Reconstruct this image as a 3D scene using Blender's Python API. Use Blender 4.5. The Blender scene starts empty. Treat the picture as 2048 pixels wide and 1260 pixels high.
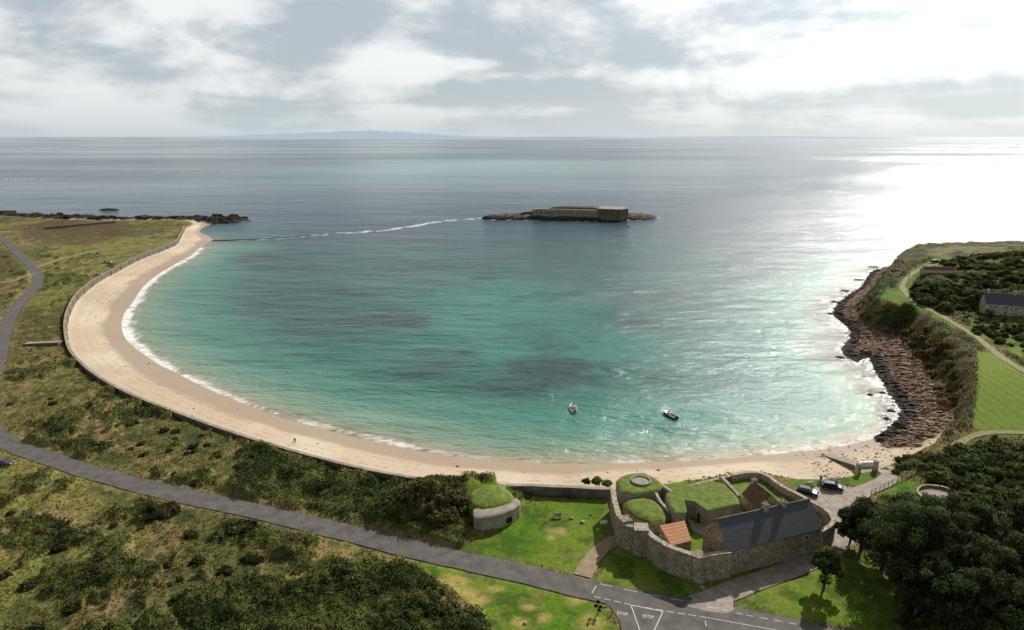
import bpy, math, random, bmesh
import numpy as np
from mathutils import Vector
rng = np.random.default_rng(7); random.seed(7)

# ------------------------------------------------------------------ image pixels to ground
# Camera: 75 m above the sea, looking along +Y.  P(u,v,z) is the
# back-projection of an image pixel: the camera ray through it is intersected with the
# horizontal plane at height z, giving the scene position there in metres.
CAMH = 75.0; F = 1365.33; TH = math.atan(358.0 / F); S, C = math.sin(TH), math.cos(TH)
def P(u, v, z=0.0):
    xn = (u - 1024) / F; yn = (630 - v) / F
    t = (z - CAMH) / (-S + yn * C)
    return (xn * t, (C + yn * S) * t)
def PL(lst, z=0.0):
    return [P(p[0], p[1], p[2] if len(p) > 2 else z) for p in lst]
def catmull(pts, step=3.0, closed=False):
    pts = [np.array(p, float) for p in pts]; out = []; n = len(pts)
    rngi = range(n if closed else n - 1)
    for i in rngi:
        if closed: a, b, c, d = pts[(i-1) % n], pts[i], pts[(i+1) % n], pts[(i+2) % n]
        else: a, b, c, d = pts[max(i-1, 0)], pts[i], pts[i+1], pts[min(i+2, n-1)]
        k = int(max(1, min(12, np.linalg.norm(c - b) / step)))
        for j in range(k):
            t = j / k
            out.append(0.5*((2*b)+(-a+c)*t+(2*a-5*b+4*c-d)*t*t+(-a+3*b-3*c+d)*t**3))
    if not closed: out.append(pts[-1])
    return [tuple(p) for p in out]

# ------------------------------------------------------------------ numpy noise
def _h(ix, iy, s):
    h = (ix.astype(np.int64)*374761393 + iy.astype(np.int64)*668265263 + s*982451653) & 0xffffffff
    h = ((h ^ (h >> 13)) * 1274126177) & 0xffffffff
    h = ((h ^ (h >> 16)) * 2246822519) & 0xffffffff
    return ((h ^ (h >> 15)) & 0xffffff) / float(0xffffff)
def vn(x, y, s=0):
    ix = np.floor(x); iy = np.floor(y); fx = x-ix; fy = y-iy
    fx = fx*fx*(3-2*fx); fy = fy*fy*(3-2*fy)
    a = _h(ix, iy, s); b = _h(ix+1, iy, s); c = _h(ix, iy+1, s); d = _h(ix+1, iy+1, s)
    return (a*(1-fx)+b*fx)*(1-fy)+(c*(1-fx)+d*fx)*fy
def fbm(x, y, scale, o=4, s=0, g=0.5):
    r = 0; a = 1.0; t = 0; x = x/scale; y = y/scale
    for i in range(o):
        r = r + a*vn(x, y, s+i*17); t += a; a *= g
        x, y = (x*1.6+y*1.2)+5.3, (-x*1.2+y*1.6)+9.1
    return r/t
def ss(t):
    t = np.clip(t, 0, 1); return t*t*(3-2*t)
_seg = {}
def _arr(line, closed):
    k = (id(line), closed)
    if k in _seg and _seg[k][0] is line: return _seg[k][1]
    a = np.array([p[:2] for p in line], float); b = np.roll(a, -1, 0)
    if not closed: a, b = a[:-1], b[:-1]
    _seg[k] = (line, (a, b)); return a, b
def seg_dist(X, Y, line, closed=False):
    if X.size < 3000:
        a, b = _arr(line, closed); d = b-a; L = (d**2).sum(1)+1e-12
        px = X.reshape(-1, 1)-a[:, 0]; py = Y.reshape(-1, 1)-a[:, 1]
        t = np.clip((px*d[:, 0]+py*d[:, 1])/L, 0, 1)
        return np.sqrt(((px-t*d[:, 0])**2+(py-t*d[:, 1])**2).min(1)).reshape(X.shape)
    d = np.full(X.shape, 1e12); n = len(line)
    for i in range(n if closed else n-1):
        ax, ay = line[i][:2]; bx, by = line[(i+1) % n][:2]
        dx, dy = bx-ax, by-ay; L = dx*dx+dy*dy
        if L < 1e-9: continue
        t = np.clip(((X-ax)*dx+(Y-ay)*dy)/L, 0, 1)
        d = np.minimum(d, (X-ax-t*dx)**2+(Y-ay-t*dy)**2)
    return np.sqrt(d)
def inside(X, Y, poly):
    if X.size < 3000:
        a, b = _arr(poly, True); y = Y.reshape(-1, 1); x = X.reshape(-1, 1); dy = b[:, 1]-a[:, 1]; dy = np.where(dy == 0, 1e-12, dy)
        c = ((a[:, 1] > y) != (b[:, 1] > y)) & (x < (b[:, 0]-a[:, 0])*(y-a[:, 1])/dy+a[:, 0])
        return (c.sum(1) % 2 == 1).reshape(X.shape)
    r = np.zeros(X.shape, bool); n = len(poly)
    for i in range(n):
        ax, ay = poly[i][:2]; bx, by = poly[(i+1) % n][:2]
        if ay == by: continue
        c = ((ay > Y) != (by > Y)) & (X < (bx-ax)*(Y-ay)/(by-ay)+ax)
        r ^= c
    return r
def sdist(X, Y, poly):
    d = seg_dist(X, Y, poly, True); return np.where(inside(X, Y, poly), d, -d)
def pmask(X, Y, poly, w=2.0, warp=0.0, s=3, pad=12):
    xs = [p[0] for p in poly]; ys = [p[1] for p in poly]
    m = (X > min(xs)-pad) & (X < max(xs)+pad) & (Y > min(ys)-pad) & (Y < max(ys)+pad)
    r = np.zeros(X.shape)
    if m.any():
        x = X[m]; y = Y[m]; sd = sdist(x, y, poly)
        if warp: sd = sd + (fbm(x, y, 6, 3, s)-0.5)*2*warp
        r[m] = ss(sd/(2*w)+0.5)
    return r
def mixc(a, b, t): return a*(1-t[:, None])+np.array(b)*t[:, None]

# ------------------------------------------------------------------ coast lines
water_bay = PL([(498,437),(470,444),(430,448),(405,455),(400,465),(418,473),(425,481),(408,489),(392,502),(378,513),(345,531),(310,553),
 (285,575),(268,600),(250,625),(243,645),(245,665),(257,685),(282,705),(312,726),(350,746),(390,766),(430,785),(470,801),
 (520,821),(580,841),(640,857),(700,872),(760,886),(830,901),(900,913),(960,920),(1040,925),(1120,928),(1200,928),(1300,926),
 (1400,920),(1500,913),(1600,904),(1690,892),(1745,878),(1782,857),(1800,838),(1806,820),(1790,800),(1775,775),(1755,745),
 (1737,712),(1712,724),(1690,712),(1685,698),(1702,680),(1698,655),(1670,632),(1676,610),(1700,590),(1722,575),(1735,556),
 (1748,542),(1785,533),(1795,518),(1850,512),(1950,503),(2048,496)])
LAND = [P(-700,424),P(-200,422),P(0,425),P(60,428),P(150,430),P(190,435),P(260,436),P(370,433),P(440,434)] + catmull(water_bay, 5.0) \
 + [P(2200,490),P(2700,478),(900,400),(900,-400),(-1100,-400)]
wall_px = [(368,452),(360,468),(350,482),(320,495),(275,512),(230,535),(190,557),(155,585),(138,612),(130,640),(131,670),(140,700),
 (165,728),(200,755),(255,785),(320,812),(400,842),(470,866),(540,888),(620,911),(700,931),(780,948),(850,959),(920,967),(1000,971)]
WALL = catmull(PL(wall_px, 5.3), 3.5)
WALL2 = catmull(PL([(1000,971),(1030,970),(1100,972),(1165,975),(1224,978)], 6.3), 3.0)
UP = [P(-700,430,4),P(0,432,4),P(60,436,4),P(190,441,4),(P(300,441,4)),P(370,440,4),P(388,446,4)] + WALL + WALL2 + PL([(1240,957,5),(1275,945,5),
 (1330,958,5),(1400,957,4),(1460,946,4),(1530,944,4),(1580,956,4),(1640,958,4),(1700,952,4),(1750,938,4),(1800,918,4),(1860,893,3),
 (1905,845,2),(1895,800,2),(1860,755,2),(1815,702,2),(1795,670,2),(1740,657,2),(1712,641,2),(1705,620,2),(1725,598,2),(1745,575,2),
 (1765,555,2),(1775,543,2),(1800,527,3),(1850,519,3),(1950,510,3),(2048,502,3),(2200,498,3)]) + [(760,450),(900,380),(900,-400),(-1100,-400)]
ROCKP = [PL([(-700,415),(300,425),(520,425),(520,447),(430,452),(400,447),(372,443),(-700,440)]),
 PL([(1752,905),(1840,905),(1960,850),(1950,740),(1860,640),(1790,600),(1850,500),(2400,470),(1700,470),(1560,600),(1600,720),(1740,800),(1760,862)])]
ISL = catmull(PL([(962,437),(1000,439.5),(1050,439),(1100,441),(1150,441.5),(1200,442),(1235,439),(1270,440),(1300,439)])
   + [(138,655),(120,672),(95,688),(60,696),(30,690),(5,672),(-20,655)], 5.0, True)
HILL = P(2170,545,15)
MOUND = P(866,1018,4.5); MOUND2 = P(968,992,4.5)

def base_h(X, Y):
    X = np.asarray(X, float); Y = np.asarray(Y, float)
    sw = sdist(X, Y, LAND); su = sdist(X, Y, UP)
    hm = ss((Y-138)/50)*ss((X-88)/22)
    up = 4.5 + 6.0*hm + 10*np.exp(-((X-HILL[0])**2+(Y-HILL[1])**2)/(2*60.0**2))*hm
    up = up + (fbm(X, Y, 45, 2, 5)-0.5)*1.2*ss((Y-230)/60)
    up = up + 5.0*np.exp(-(((X-MOUND[0])/7.5)**2+((Y-MOUND[1])/6.5)**2)) + 2.9*np.exp(-(((X-MOUND2[0])/6.0)**2+((Y-MOUND2[1])/4.2)**2)**1.5)
    w = 0.9+7.5*hm
    t = ss(su/w)
    beach = 2.6*np.clip(sw, 0, None)/(np.clip(sw, 0, None)+np.clip(-su, 0, None)+0.3)
    z = np.where(su > 0, 2.4+(up-2.4)*t, beach)
    z = np.where(sw > 0, z, np.maximum(-4, sw*0.09))
    return z, sw, su, hm
def gz(x, y): return float(base_h(np.array([x]), np.array([y]))[0][0])
def G(u, v, z=4.5):
    for i in range(7):
        x, y = P(u, v, z); z = 0.5*z+0.5*gz(x, y)
    return (x, y)
def GL(l): return [G(*p[:2]) for p in l]

# ------------------------------------------------------------------ roads (lines given in image pixels)
road_main = catmull(GL([(-60,438),(0,474),(35,506),(64,534),(76,553),(68,575),(45,600),(22,630),(8,665),(-2,710),(-18,760),(-25,820),(-15,862),(22,890),(80,910),
  (150,934),(250,963),(350,988),(450,1009),(560,1033),(680,1062),(800,1092),(920,1120),(1040,1146),(1180,1180),(1300,1204),(1450,1231),(1600,1262),(1760,1296)]), 2.0)
road_nun = catmull(GL([(1395,1207),(1450,1186),(1520,1160),(1590,1135),(1650,1106),(1686,1076),(1692,1050),(1688,1020),(1700,995)]), 2.0)
road_slip = catmull(GL([(1700,990),(1735,978),(1768,964),(1782,952),(1772,940),(1752,931)]), 2.0)
track_nun = catmull(GL([(1165,1152),(1178,1128),(1192,1108),(1212,1090),(1238,1078)]), 1.5)
track_heath = catmull(GL([(75,535),(130,516),(200,501),(260,494),(320,487)]), 4)
track_heath2 = catmull(GL([(74,545),(20,563),(-60,575)]), 4)
track_head = catmull(GL([(2100,765),(2048,742),(2005,716),(1972,690),(1950,672),(1905,645),(1862,620),(1828,602),(1806,578),(1812,560),(1832,543),(1862,531),(1895,524)]), 3)
track_field = catmull(GL([(1880,920),(1905,897),(1945,872),(1990,864),(2060,866)]), 3)
ALLROADS = [(road_main, 2.6), (road_nun, 2.2), (road_slip, 2.0), (track_nun, 1.6), (track_heath, 1.4), (track_heath2, 1.4), (track_head, 1.3), (track_field, 1.0)]
JUNC = GL([(1172,1186),(1200,1178),(1420,1215),(1560,1238),(1700,1268),(1760,1330),(1260,1330),(1248,1275),(1238,1240),(1222,1215),(1200,1198)])
APRON = GL([(1370,1212),(1395,1192),(1440,1178),(1478,1176),(1490,1188),(1466,1202),(1468,1220),(1450,1228),(1410,1222)])
CARPARK = GL([(1588,990),(1602,976),(1640,972),(1690,972),(1735,978),(1742,992),(1712,1012),(1705,1060),(1672,1075),(1668,1030),(1640,1008)])
NUN = PL([(1224,985),(1262,1075),(1300,1095),(1395,1140),(1470,1135),(1660,1080),(1655,1015),(1525,945),(1400,960),(1270,945)], 5)

LAWNS = [GL(p) for p in [
 [(905,1100),(960,1075),(1035,1040),(1030,995),(1225,1000),(1262,1085),(1190,1140),(1175,1150),(1050,1130),(950,1112)],
 [(800,1120),(900,1125),(1040,1158),(1160,1188),(1215,1215),(1240,1270),(1000,1270),(960,1220),(880,1160)],
 [(1195,1160),(1225,1090),(1300,1090),(1400,1145),(1660,1085),(1640,1105),(1540,1145),(1460,1170),(1400,1190),(1360,1195),(1260,1180)],
 [(1464,1205),(1500,1180),(1560,1165),(1640,1125),(1690,1090),(1740,1120),(1800,1180),(1780,1270),(1700,1255),(1600,1238),(1480,1215)],
 [(1570,962),(1640,955),(1735,950),(1765,955),(1745,972),(1690,968),(1600,975)],
 [(1720,985),(1790,955),(1840,965),(1830,985),(1750,990)],
 [(1925,1000),(2000,1015),(2010,1045),(1950,1035)],
 [(1760,600),(1775,575),(1800,572),(1825,604),(1800,612)],
 [(1800,572),(1820,540),(1860,522),(1905,515),(1900,530),(1850,545),(1815,570),(1850,605),(1930,655),(1905,660),(1830,620)],
 [(1950,700),(1985,705),(2060,760),(2060,870),(1960,868),(1945,850),(1955,760)],
 [(1925,640),(2048,665),(2048,690),(1975,680),(1935,668)], [(2000,700),(2048,690),(2048,720)]]]
BRAMB = [GL(p) for p in [
 [(470,905),(520,892),(640,915),(760,945),(840,958),(930,975),(945,1060),(925,1100),(860,1090),(770,1062),(600,1022),(455,985)],
 [(370,1220),(420,1170),(520,1150),(600,1155),(680,1115),(800,1130),(870,1165),(900,1200),(980,1230),(1000,1290),(380,1290)],
 [(250,1030),(300,1000),(350,1000),(350,1030),(290,1045)], [(440,1070),(470,1045),(530,1070),(500,1085)],
 [(1820,930),(1880,905),(1960,895),(2060,880),(2060,1010),(1980,1005),(1930,990),(1850,960)],
 [(1700,1060),(1760,1000),(1850,990),(1930,1010),(2060,1050),(2060,1270),(1800,1270),(1830,1180),(1740,1110)]]]
HEATH = [GL(p) for p in [[(20,455),(120,440),(240,445),(260,470),(180,490),(100,490),(40,470)], [(-60,500),(20,500),(60,540),(0,560)]]]
PALE = [GL(p) for p in [[(0,900),(120,935),(300,980),(260,1040),(240,1100),(160,1200),(-40,1260),(-60,930)], [(560,1090),(680,1085),(800,1120),(700,1130),(560,1160),(520,1120)],
  [(100,470),(330,480),(330,500),(200,540),(110,620),(60,620),(90,560)]]]
DRY = [(905,1165,34,14),(950,1200,30,12),(988,1178,20,6),(1150,1202,16,9),(1185,1245,26,14),(1090,1235,14,8),(1040,1245,16,9),(1058,1215,14,6),(1118,1062,20,7),(930,1185,26,10),(1100,1075,10,5)]
FIELD = LAWNS[9]

# ------------------------------------------------------------------ mesh helpers
def new_mesh_np(name, V, Fq, cols=None, mats=(), midx=None, smooth=False, extra=None):
    me = bpy.data.meshes.new(name)
    n, k = Fq.shape
    me.vertices.add(len(V)); me.vertices.foreach_set("co", np.ascontiguousarray(V, dtype=np.float32).ravel())
    me.loops.add(n*k); me.loops.foreach_set("vertex_index", np.ascontiguousarray(Fq, dtype=np.int32).ravel())
    me.polygons.add(n); me.polygons.foreach_set("loop_start", np.arange(0, n*k, k, dtype=np.int32))
    try: me.polygons.foreach_set("loop_total", np.full(n, k, dtype=np.int32))
    except Exception: pass
    if midx is not None: me.polygons.foreach_set("material_index", np.asarray(midx, dtype=np.int32))
    me.polygons.foreach_set("use_smooth", np.full(n, smooth, dtype=bool))
    me.update(calc_edges=True)
    if cols is not None:
        a = me.attributes.new("Col", 'FLOAT_COLOR', 'POINT')
        c4 = np.ones((len(V), 4), np.float32); c4[:, :3] = cols
        a.data.foreach_set("color", c4.ravel())
    if extra:
        for k2, arr in extra.items():
            a = me.attributes.new(k2, 'FLOAT', 'POINT'); a.data.foreach_set("value", arr.astype(np.float32))
    for m in mats: me.materials.append(m)
    ob = bpy.data.objects.new(name, me); bpy.context.collection.objects.link(ob)
    return ob
def fan_grid(ys, ncol, W):
    s = np.linspace(-1, 1, ncol); w = W(ys)
    X = (w[:, None]*s[None, :]).ravel(); Y = np.repeat(ys, ncol)
    i = np.arange((len(ys)-1)*(ncol-1)); r = i//(ncol-1); c = i % (ncol-1); a = r*ncol+c
    return X, Y, np.stack([a, a+1, a+1+ncol, a+ncol], 1)

# ------------------------------------------------------------------ materials
def nt(m):
    m.use_nodes = True; t = m.node_tree; t.nodes.clear(); return t, t.nodes, t.links
def mat(name, col, rough=0.85, var=0.25, scale=3.0, bump=0.0, bscale=None, metal=0.0, spec=0.3, attr=False, kind=None, trans=0.0):
    m = bpy.data.materials.new(name); t, N, L = nt(m)
    o = N.new('ShaderNodeOutputMaterial'); b = N.new('ShaderNodeBsdfPrincipled'); L.new(b.outputs[0], o.inputs[0])
    b.inputs['Roughness'].default_value = rough; b.inputs['Metallic'].default_value = metal
    b.inputs['Specular IOR Level'].default_value = spec
    g = N.new('ShaderNodeNewGeometry')
    n = N.new('ShaderNodeTexNoise'); n.inputs['Scale'].default_value = scale; n.inputs['Detail'].default_value = 6; n.inputs['Roughness'].default_value = 0.65
    L.new(g.outputs['Position'], n.inputs['Vector'])
    r = N.new('ShaderNodeMapRange'); r.inputs[1].default_value = 0.3; r.inputs[2].default_value = 0.7; r.inputs[3].default_value = 1-var; r.inputs[4].default_value = 1+var
    L.new(n.outputs[0], r.inputs[0])
    mx = N.new('ShaderNodeMix'); mx.data_type = 'RGBA'; mx.blend_type = 'MULTIPLY'; mx.inputs[0].default_value = 1
    if attr:
        a = N.new('ShaderNodeAttribute'); a.attribute_name = 'Col'; L.new(a.outputs['Color'], mx.inputs[6])
    else: mx.inputs[6].default_value = (*col, 1)
    L.new(r.outputs[0], mx.inputs[7]); out = mx.outputs[2]; hsrc = n.outputs[0]
    if kind == 'stone':
        v = N.new('ShaderNodeTexVoronoi'); v.inputs['Scale'].default_value = 2.6; L.new(g.outputs['Position'], v.inputs['Vector'])
        hs = N.new('ShaderNodeSeparateColor'); L.new(v.outputs['Color'], hs.inputs[0])
        r2 = N.new('ShaderNodeMapRange'); r2.inputs[3].default_value = 0.55; r2.inputs[4].default_value = 1.5; L.new(hs.outputs[0], r2.inputs[0])
        m2 = N.new('ShaderNodeMix'); m2.data_type = 'RGBA'; m2.blend_type = 'MULTIPLY'; m2.inputs[0].default_value = 1
        L.new(out, m2.inputs[6]); L.new(r2.outputs[0], m2.inputs[7]); out = m2.outputs[2]
        v2 = N.new('ShaderNodeTexVoronoi'); v2.feature = 'DISTANCE_TO_EDGE'; v2.inputs['Scale'].default_value = 2.6; L.new(g.outputs['Position'], v2.inputs['Vector'])
        r3 = N.new('ShaderNodeMapRange'); r3.inputs[2].default_value = 0.08; L.new(v2.outputs[0], r3.inputs[0])
        m3 = N.new('ShaderNodeMix'); m3.data_type = 'RGBA'; L.new(r3.outputs[0], m3.inputs[0]); m3.inputs[6].default_value = (0.36, 0.31, 0.23, 1); L.new(out, m3.inputs[7]); out = m3.outputs[2]
        hsrc = r3.outputs[0]
    if kind == 'tiles':
        br = N.new('ShaderNodeTexWave'); br.bands_direction = 'Z'; br.inputs['Scale'].default_value = 1.9; br.inputs['Distortion'].default_value = 0.3; L.new(g.outputs['Position'], br.inputs['Vector'])
        r2 = N.new('ShaderNodeMapRange'); r2.inputs[3].default_value = 0.88; r2.inputs[4].default_value = 1.08; L.new(br.outputs['Fac'], r2.inputs[0])
        m2 = N.new('ShaderNodeMix'); m2.data_type = 'RGBA'; m2.blend_type = 'MULTIPLY'; m2.inputs[0].default_value = 1
        L.new(out, m2.inputs[6]); L.new(r2.outputs[0], m2.inputs[7]); out = m2.outputs[2]; hsrc = br.outputs['Fac']
    L.new(out, b.inputs['Base Color'])
    if trans > 0:
        tr = N.new('ShaderNodeBsdfTranslucent'); L.new(out, tr.inputs[0]); ms = N.new('ShaderNodeMixShader'); ms.inputs[0].default_value = trans
        L.new(b.outputs[0], ms.inputs[1]); L.new(tr.outputs[0], ms.inputs[2]); L.new(ms.outputs[0], o.inputs[0])
    if bump > 0:
        if bscale:
            n2 = N.new('ShaderNodeTexNoise'); n2.inputs['Scale'].default_value = bscale; n2.inputs['Detail'].default_value = 5; L.new(g.outputs['Position'], n2.inputs['Vector']); hsrc = n2.outputs[0]
        bp = N.new('ShaderNodeBump'); bp.inputs['Strength'].default_value = 1; bp.inputs['Distance'].default_value = bump
        L.new(hsrc, bp.inputs['Height']); L.new(bp.outputs[0], b.inputs['Normal'])
    return m
M = {}
M['terrain'] = mat('ground_cover', (1,1,1), 0.95, 0.35, 1.7, 0.12, 2.5, attr=True, spec=0.1)
M['leaf'] = mat('leaves', (1,1,1), 0.75, 0.2, 1.0, attr=True, spec=0.15, trans=0.42)
M['rock'] = mat('shore_rock', (0.06,0.045,0.035), 0.85, 0.5, 0.5, 0.5, 0.8)
M['rockc'] = mat('islet_rock', (1,1,1), 0.9, 0.45, 0.4, 0.5, 0.7, attr=True)
M['slab'] = mat('rock_slabs', (1,1,1), 0.85, 0.35, 1.2, 0.1, 2.5, attr=True, spec=.15)
M['asphalt'] = mat('asphalt', (0.115,0.103,0.093), 0.85, 0.4, 0.45, 0.01, 20)
M['gravel'] = mat('pale_gravel', (0.33,0.28,0.23), 0.95, 0.35, 0.8, 0.02, 12)
M['dirt'] = mat('dirt_track', (0.30,0.23,0.15), 0.95, 0.35, 1.2, 0.03, 8)
M['gtrack'] = mat('worn_grass_track', (0.26,0.25,0.10), 0.95, 0.35, 1.2)
M['paint'] = mat('road_paint', (0.6,0.6,0.58), 0.8, 0.35, 4)
M['stone'] = mat('rubble_stone', (0.28,0.225,0.16), 0.95, 0.3, 0.7, 0.06, kind='stone')
M['stonel'] = mat('pale_stone', (0.40,0.34,0.26), 0.95, 0.3, 0.7, 0.05, kind='stone')
M['conc'] = mat('old_concrete', (0.30,0.26,0.20), 0.95, 0.4, 0.5, 0.04, 4)
M['concd'] = mat('dark_concrete', (0.14,0.12,0.09), 0.95, 0.45, 0.4, 0.05, 3)  # darker concrete tone, mainly on wall sides and buttresses
M['slate'] = mat('slate', (0.085,0.09,0.10), 0.6, 0.2, 1.5, 0.01, kind='tiles')
M['oldroof'] = mat('mossy_tiles', (0.19,0.105,0.07), 0.9, 0.5, 1.2, 0.05, kind='tiles')
M['orange'] = mat('clay_tiles', (0.48,0.22,0.115), 0.85, 0.2, 2, 0.03, kind='tiles')
M['grass'] = mat('lawn_grass', (0.12,0.17,0.022), 0.95, 0.5, 0.9, 0.03, 4)
M['dark'] = mat('dark_opening', (0.01,0.01,0.01), 0.9, 0.1)
M['glass'] = mat('window_glass', (0.03,0.035,0.04), 0.08, 0.05, spec=0.5)
M['white'] = mat('white_paint', (0.75,0.74,0.71), 0.5, 0.08)
M['terracotta'] = mat('chimney_pot', (0.42,0.24,0.12), 0.85, 0.2)
M['wood'] = mat('weathered_wood', (0.26,0.22,0.17), 0.9, 0.25)
M['bark'] = mat('bark', (0.07,0.05,0.035), 0.95, 0.35, 2)
M['tyre'] = mat('tyre_rubber', (0.02,0.02,0.02), 0.8, 0.1)
M['cblue'] = mat('dark_blue_paint', (0.015,0.02,0.045), 0.2, 0.05, metal=0.3, spec=0.5)
M['cwhite'] = mat('silver_paint', (0.5,0.51,0.52), 0.25, 0.05, metal=0.3, spec=0.5)
M['cgrey'] = mat('grey_paint', (0.1,0.11,0.12), 0.25, 0.05, metal=0.4, spec=0.5)
M['hullgrey'] = mat('boat_grey', (0.06,0.06,0.07), 0.6, 0.1)
M['cloth'] = mat('dark_cloth', (0.02,0.022,0.03), 0.9, 0.15)
M['cloth2'] = mat('red_cloth', (0.25,0.04,0.03), 0.9, 0.15)
M['skin'] = mat('skin', (0.45,0.27,0.19), 0.6, 0.05)
M['steel'] = mat('galvanised_steel', (0.3,0.3,0.3), 0.5, 0.1, metal=0.6)
t = M['terrain'].node_tree; b = [n for n in t.nodes if n.type == 'BSDF_PRINCIPLED'][0]
a = t.nodes.new('ShaderNodeAttribute'); a.attribute_name = 'wet'; r = t.nodes.new('ShaderNodeMapRange'); r.inputs[3].default_value = 0.95; r.inputs[4].default_value = 0.35
t.links.new(a.outputs['Fac'], r.inputs[0]); t.links.new(r.outputs[0], b.inputs['Roughness'])
a2 = t.nodes.new('ShaderNodeAttribute'); a2.attribute_name = 'rough'
bp = [n for n in t.nodes if n.type == 'BUMP'][0]; t.links.new(a2.outputs['Fac'], bp.inputs['Strength'])
mr = [n for n in t.nodes if n.type == 'MAP_RANGE' and abs(n.inputs[4].default_value-1.35) < 1e-3][0]
ma = t.nodes.new('ShaderNodeMath'); ma.operation = 'MULTIPLY_ADD'; t.links.new(a2.outputs['Fac'], ma.inputs[0]); ma.inputs[1].default_value = -0.4; ma.inputs[2].default_value = 0.95
mb_ = t.nodes.new('ShaderNodeMath'); mb_.operation = 'MULTIPLY_ADD'; t.links.new(a2.outputs['Fac'], mb_.inputs[0]); mb_.inputs[1].default_value = 0.4; mb_.inputs[2].default_value = 1.05
t.links.new(ma.outputs[0], mr.inputs[3]); t.links.new(mb_.outputs[0], mr.inputs[4])

# ------------------------------------------------------------------ terrain evaluation
ys = np.concatenate([np.linspace(-300, 68, 30), np.exp(np.arange(math.log(70), math.log(1000), 0.005))])
X, Y, FQ = fan_grid(ys, 1001, lambda y: 1.15*np.maximum(y, 90)+60)
Z, SW, SU, HM = base_h(X, Y)
dr = np.full(X.shape, 1e9)
for line, hw in ALLROADS: dr = np.minimum(dr, seg_dist(X, Y, line[::2]+[line[-1]])-hw)
for pl in (JUNC, APRON, CARPARK): dr = np.minimum(dr, -sdist(X, Y, pl))
up = SU > 0; land = SW > 0
n1 = fbm(X, Y, 14, 4, 11); n2 = fbm(X, Y, 3.2, 4, 21); n3 = fbm(X, Y, 1.3, 3, 31); nb = fbm(X, Y, 60, 3, 41)
lawn = np.zeros(X.shape)
for p in LAWNS: lawn = np.maximum(lawn, pmask(X, Y, p, 0.7, 0.8))
nun = pmask(X, Y, NUN, 0.5); lawn = np.maximum(lawn, nun)
bram = np.zeros(X.shape)
for p in BRAMB: bram = np.maximum(bram, pmask(X, Y, p, 1.2, 3.0, 9))
cliff = HM*ss((22-SU)/12)*(SU > 0)*(X > 80)
scr = ss((n1+0.25*(n2-0.5)-0.50)/0.08)*HM*(1-lawn)*(X > 80)
bram = np.maximum(bram, np.maximum(ss(cliff*2), scr))
spots = ss((n1*0.6+n2*0.4-0.575)/0.03)*(Y < 420)*0.9
bram = np.maximum(bram*(1-lawn), spots*(1-lawn))
bram = bram*ss(dr/1.5)
mnd = np.exp(-(((X-MOUND[0])/9)**2+((Y-MOUND[1])/8)**2)); bram = np.maximum(bram, ss((mnd-0.35)/0.2)*ss(dr/1.0)*(Y > 60))
mg = pmask(X, Y, PL([(930,978),(1015,965),(1030,1000),(1000,1020),(955,1020),(940,1000)], 7), 0.8, 0.5)
bram *= 1-mg; lawn = np.maximum(lawn, mg*(Y < 140))
heath = np.zeros(X.shape); pale = np.zeros(X.shape)
for p in HEATH: heath = np.maximum(heath, pmask(X, Y, p, 8, 10, pad=30))
for p in PALE: pale = np.maximum(pale, pmask(X, Y, p, 5, 6, pad=30))
rock = np.zeros(X.shape)
for p in ROCKP: rock = np.maximum(rock, pmask(X, Y, p, 2, 3, pad=30))
rock = rock*(~up)
bill2 = np.abs(2*fbm(X, Y, 3.5, 3, 61)-1)
flat = ss(dr/1.5)
det = (n2-0.5)*0.7+(n3-0.5)*0.35
Z = Z+np.where(up, flat*ss(SU/1.5)*(1-0.88*lawn)*det, 0)
Z = Z+np.where(up, bram*flat*(fbm(X, Y, 5, 2, 71)*2.4-0.3-1.3*bill2), 0)
strata = np.abs(((X*0.45+Y*0.9)*0.35+2.5*n1) % 1.0-0.5)*2
Z = Z+rock*((n2-0.45)*1.1+(n3-0.5)*0.8+(strata-0.5)*0.7)*ss((SW+1)/4)+rock*(X < 0)*(fbm(X, Y, 9, 3, 88)-.42)*5*ss(SW/5)
Z = Z+np.where((~up) & land, (1-rock)*(n1-0.5)*0.12, 0)
# colours (linear albedo)
n = len(X); col = np.tile(np.array([0.135,0.125,0.040]), (n, 1))
col = mixc(col, (0.255,0.205,0.085), ss((n1-0.42)/0.2)*0.75)
col = mixc(col, (0.040,0.050,0.015), ss((0.5-n2)/0.14)*0.85)
col = mixc(col, (0.25,0.225,0.08), ss((n3-0.55)/0.2)*0.5)
col = mixc(col, (0.055,0.07,0.02), ss((nb-0.5)/0.12)*0.5)
col = mixc(col, (0.19,0.195,0.05), pale*(0.8-0.55*ss((0.5-n2)/0.15)))
col = mixc(col, (0.27,0.185,0.09), ss((fbm(X, Y, 7, 3, 91)-0.59)/0.06)*0.6*ss((n3-.35)/.2))
col = mixc(col, (0.085,0.05,0.032), heath*0.85*ss((n2-.3)/.25))
brc = np.tile(np.array([0.030,0.046,0.011]), (n, 1)); brc = mixc(brc, (0.115,0.12,0.03), ss((n2-0.5)/0.14)*0.75); brc = mixc(brc, (0.14,0.10,0.05), cliff*ss((n1-0.38)/0.2)*0.85)
col = col*(1-bram[:, None])+brc*bram[:, None]
lw = np.tile(np.array([0.085,0.165,0.011]), (n, 1)); lw = mixc(lw, (0.145,0.205,0.02), ss((n1-0.43)/0.2)*0.8); lw = mixc(lw, (0.042,0.09,0.009), ss((0.5-n2)/0.15)*0.75); lw = mixc(lw, (0.20,0.19,0.05), ss((n3-.60)/.1)*.5)
fld = pmask(X, Y, FIELD, 1, 1); lw = mixc(lw, (0.19,0.255,0.035), fld*0.8); fu = (np.sin(X*2.2+Y*0.25+3*n1) > 0.2); lw = mixc(lw, (0.12,0.18,0.02), fld*0.6*fu)
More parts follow.
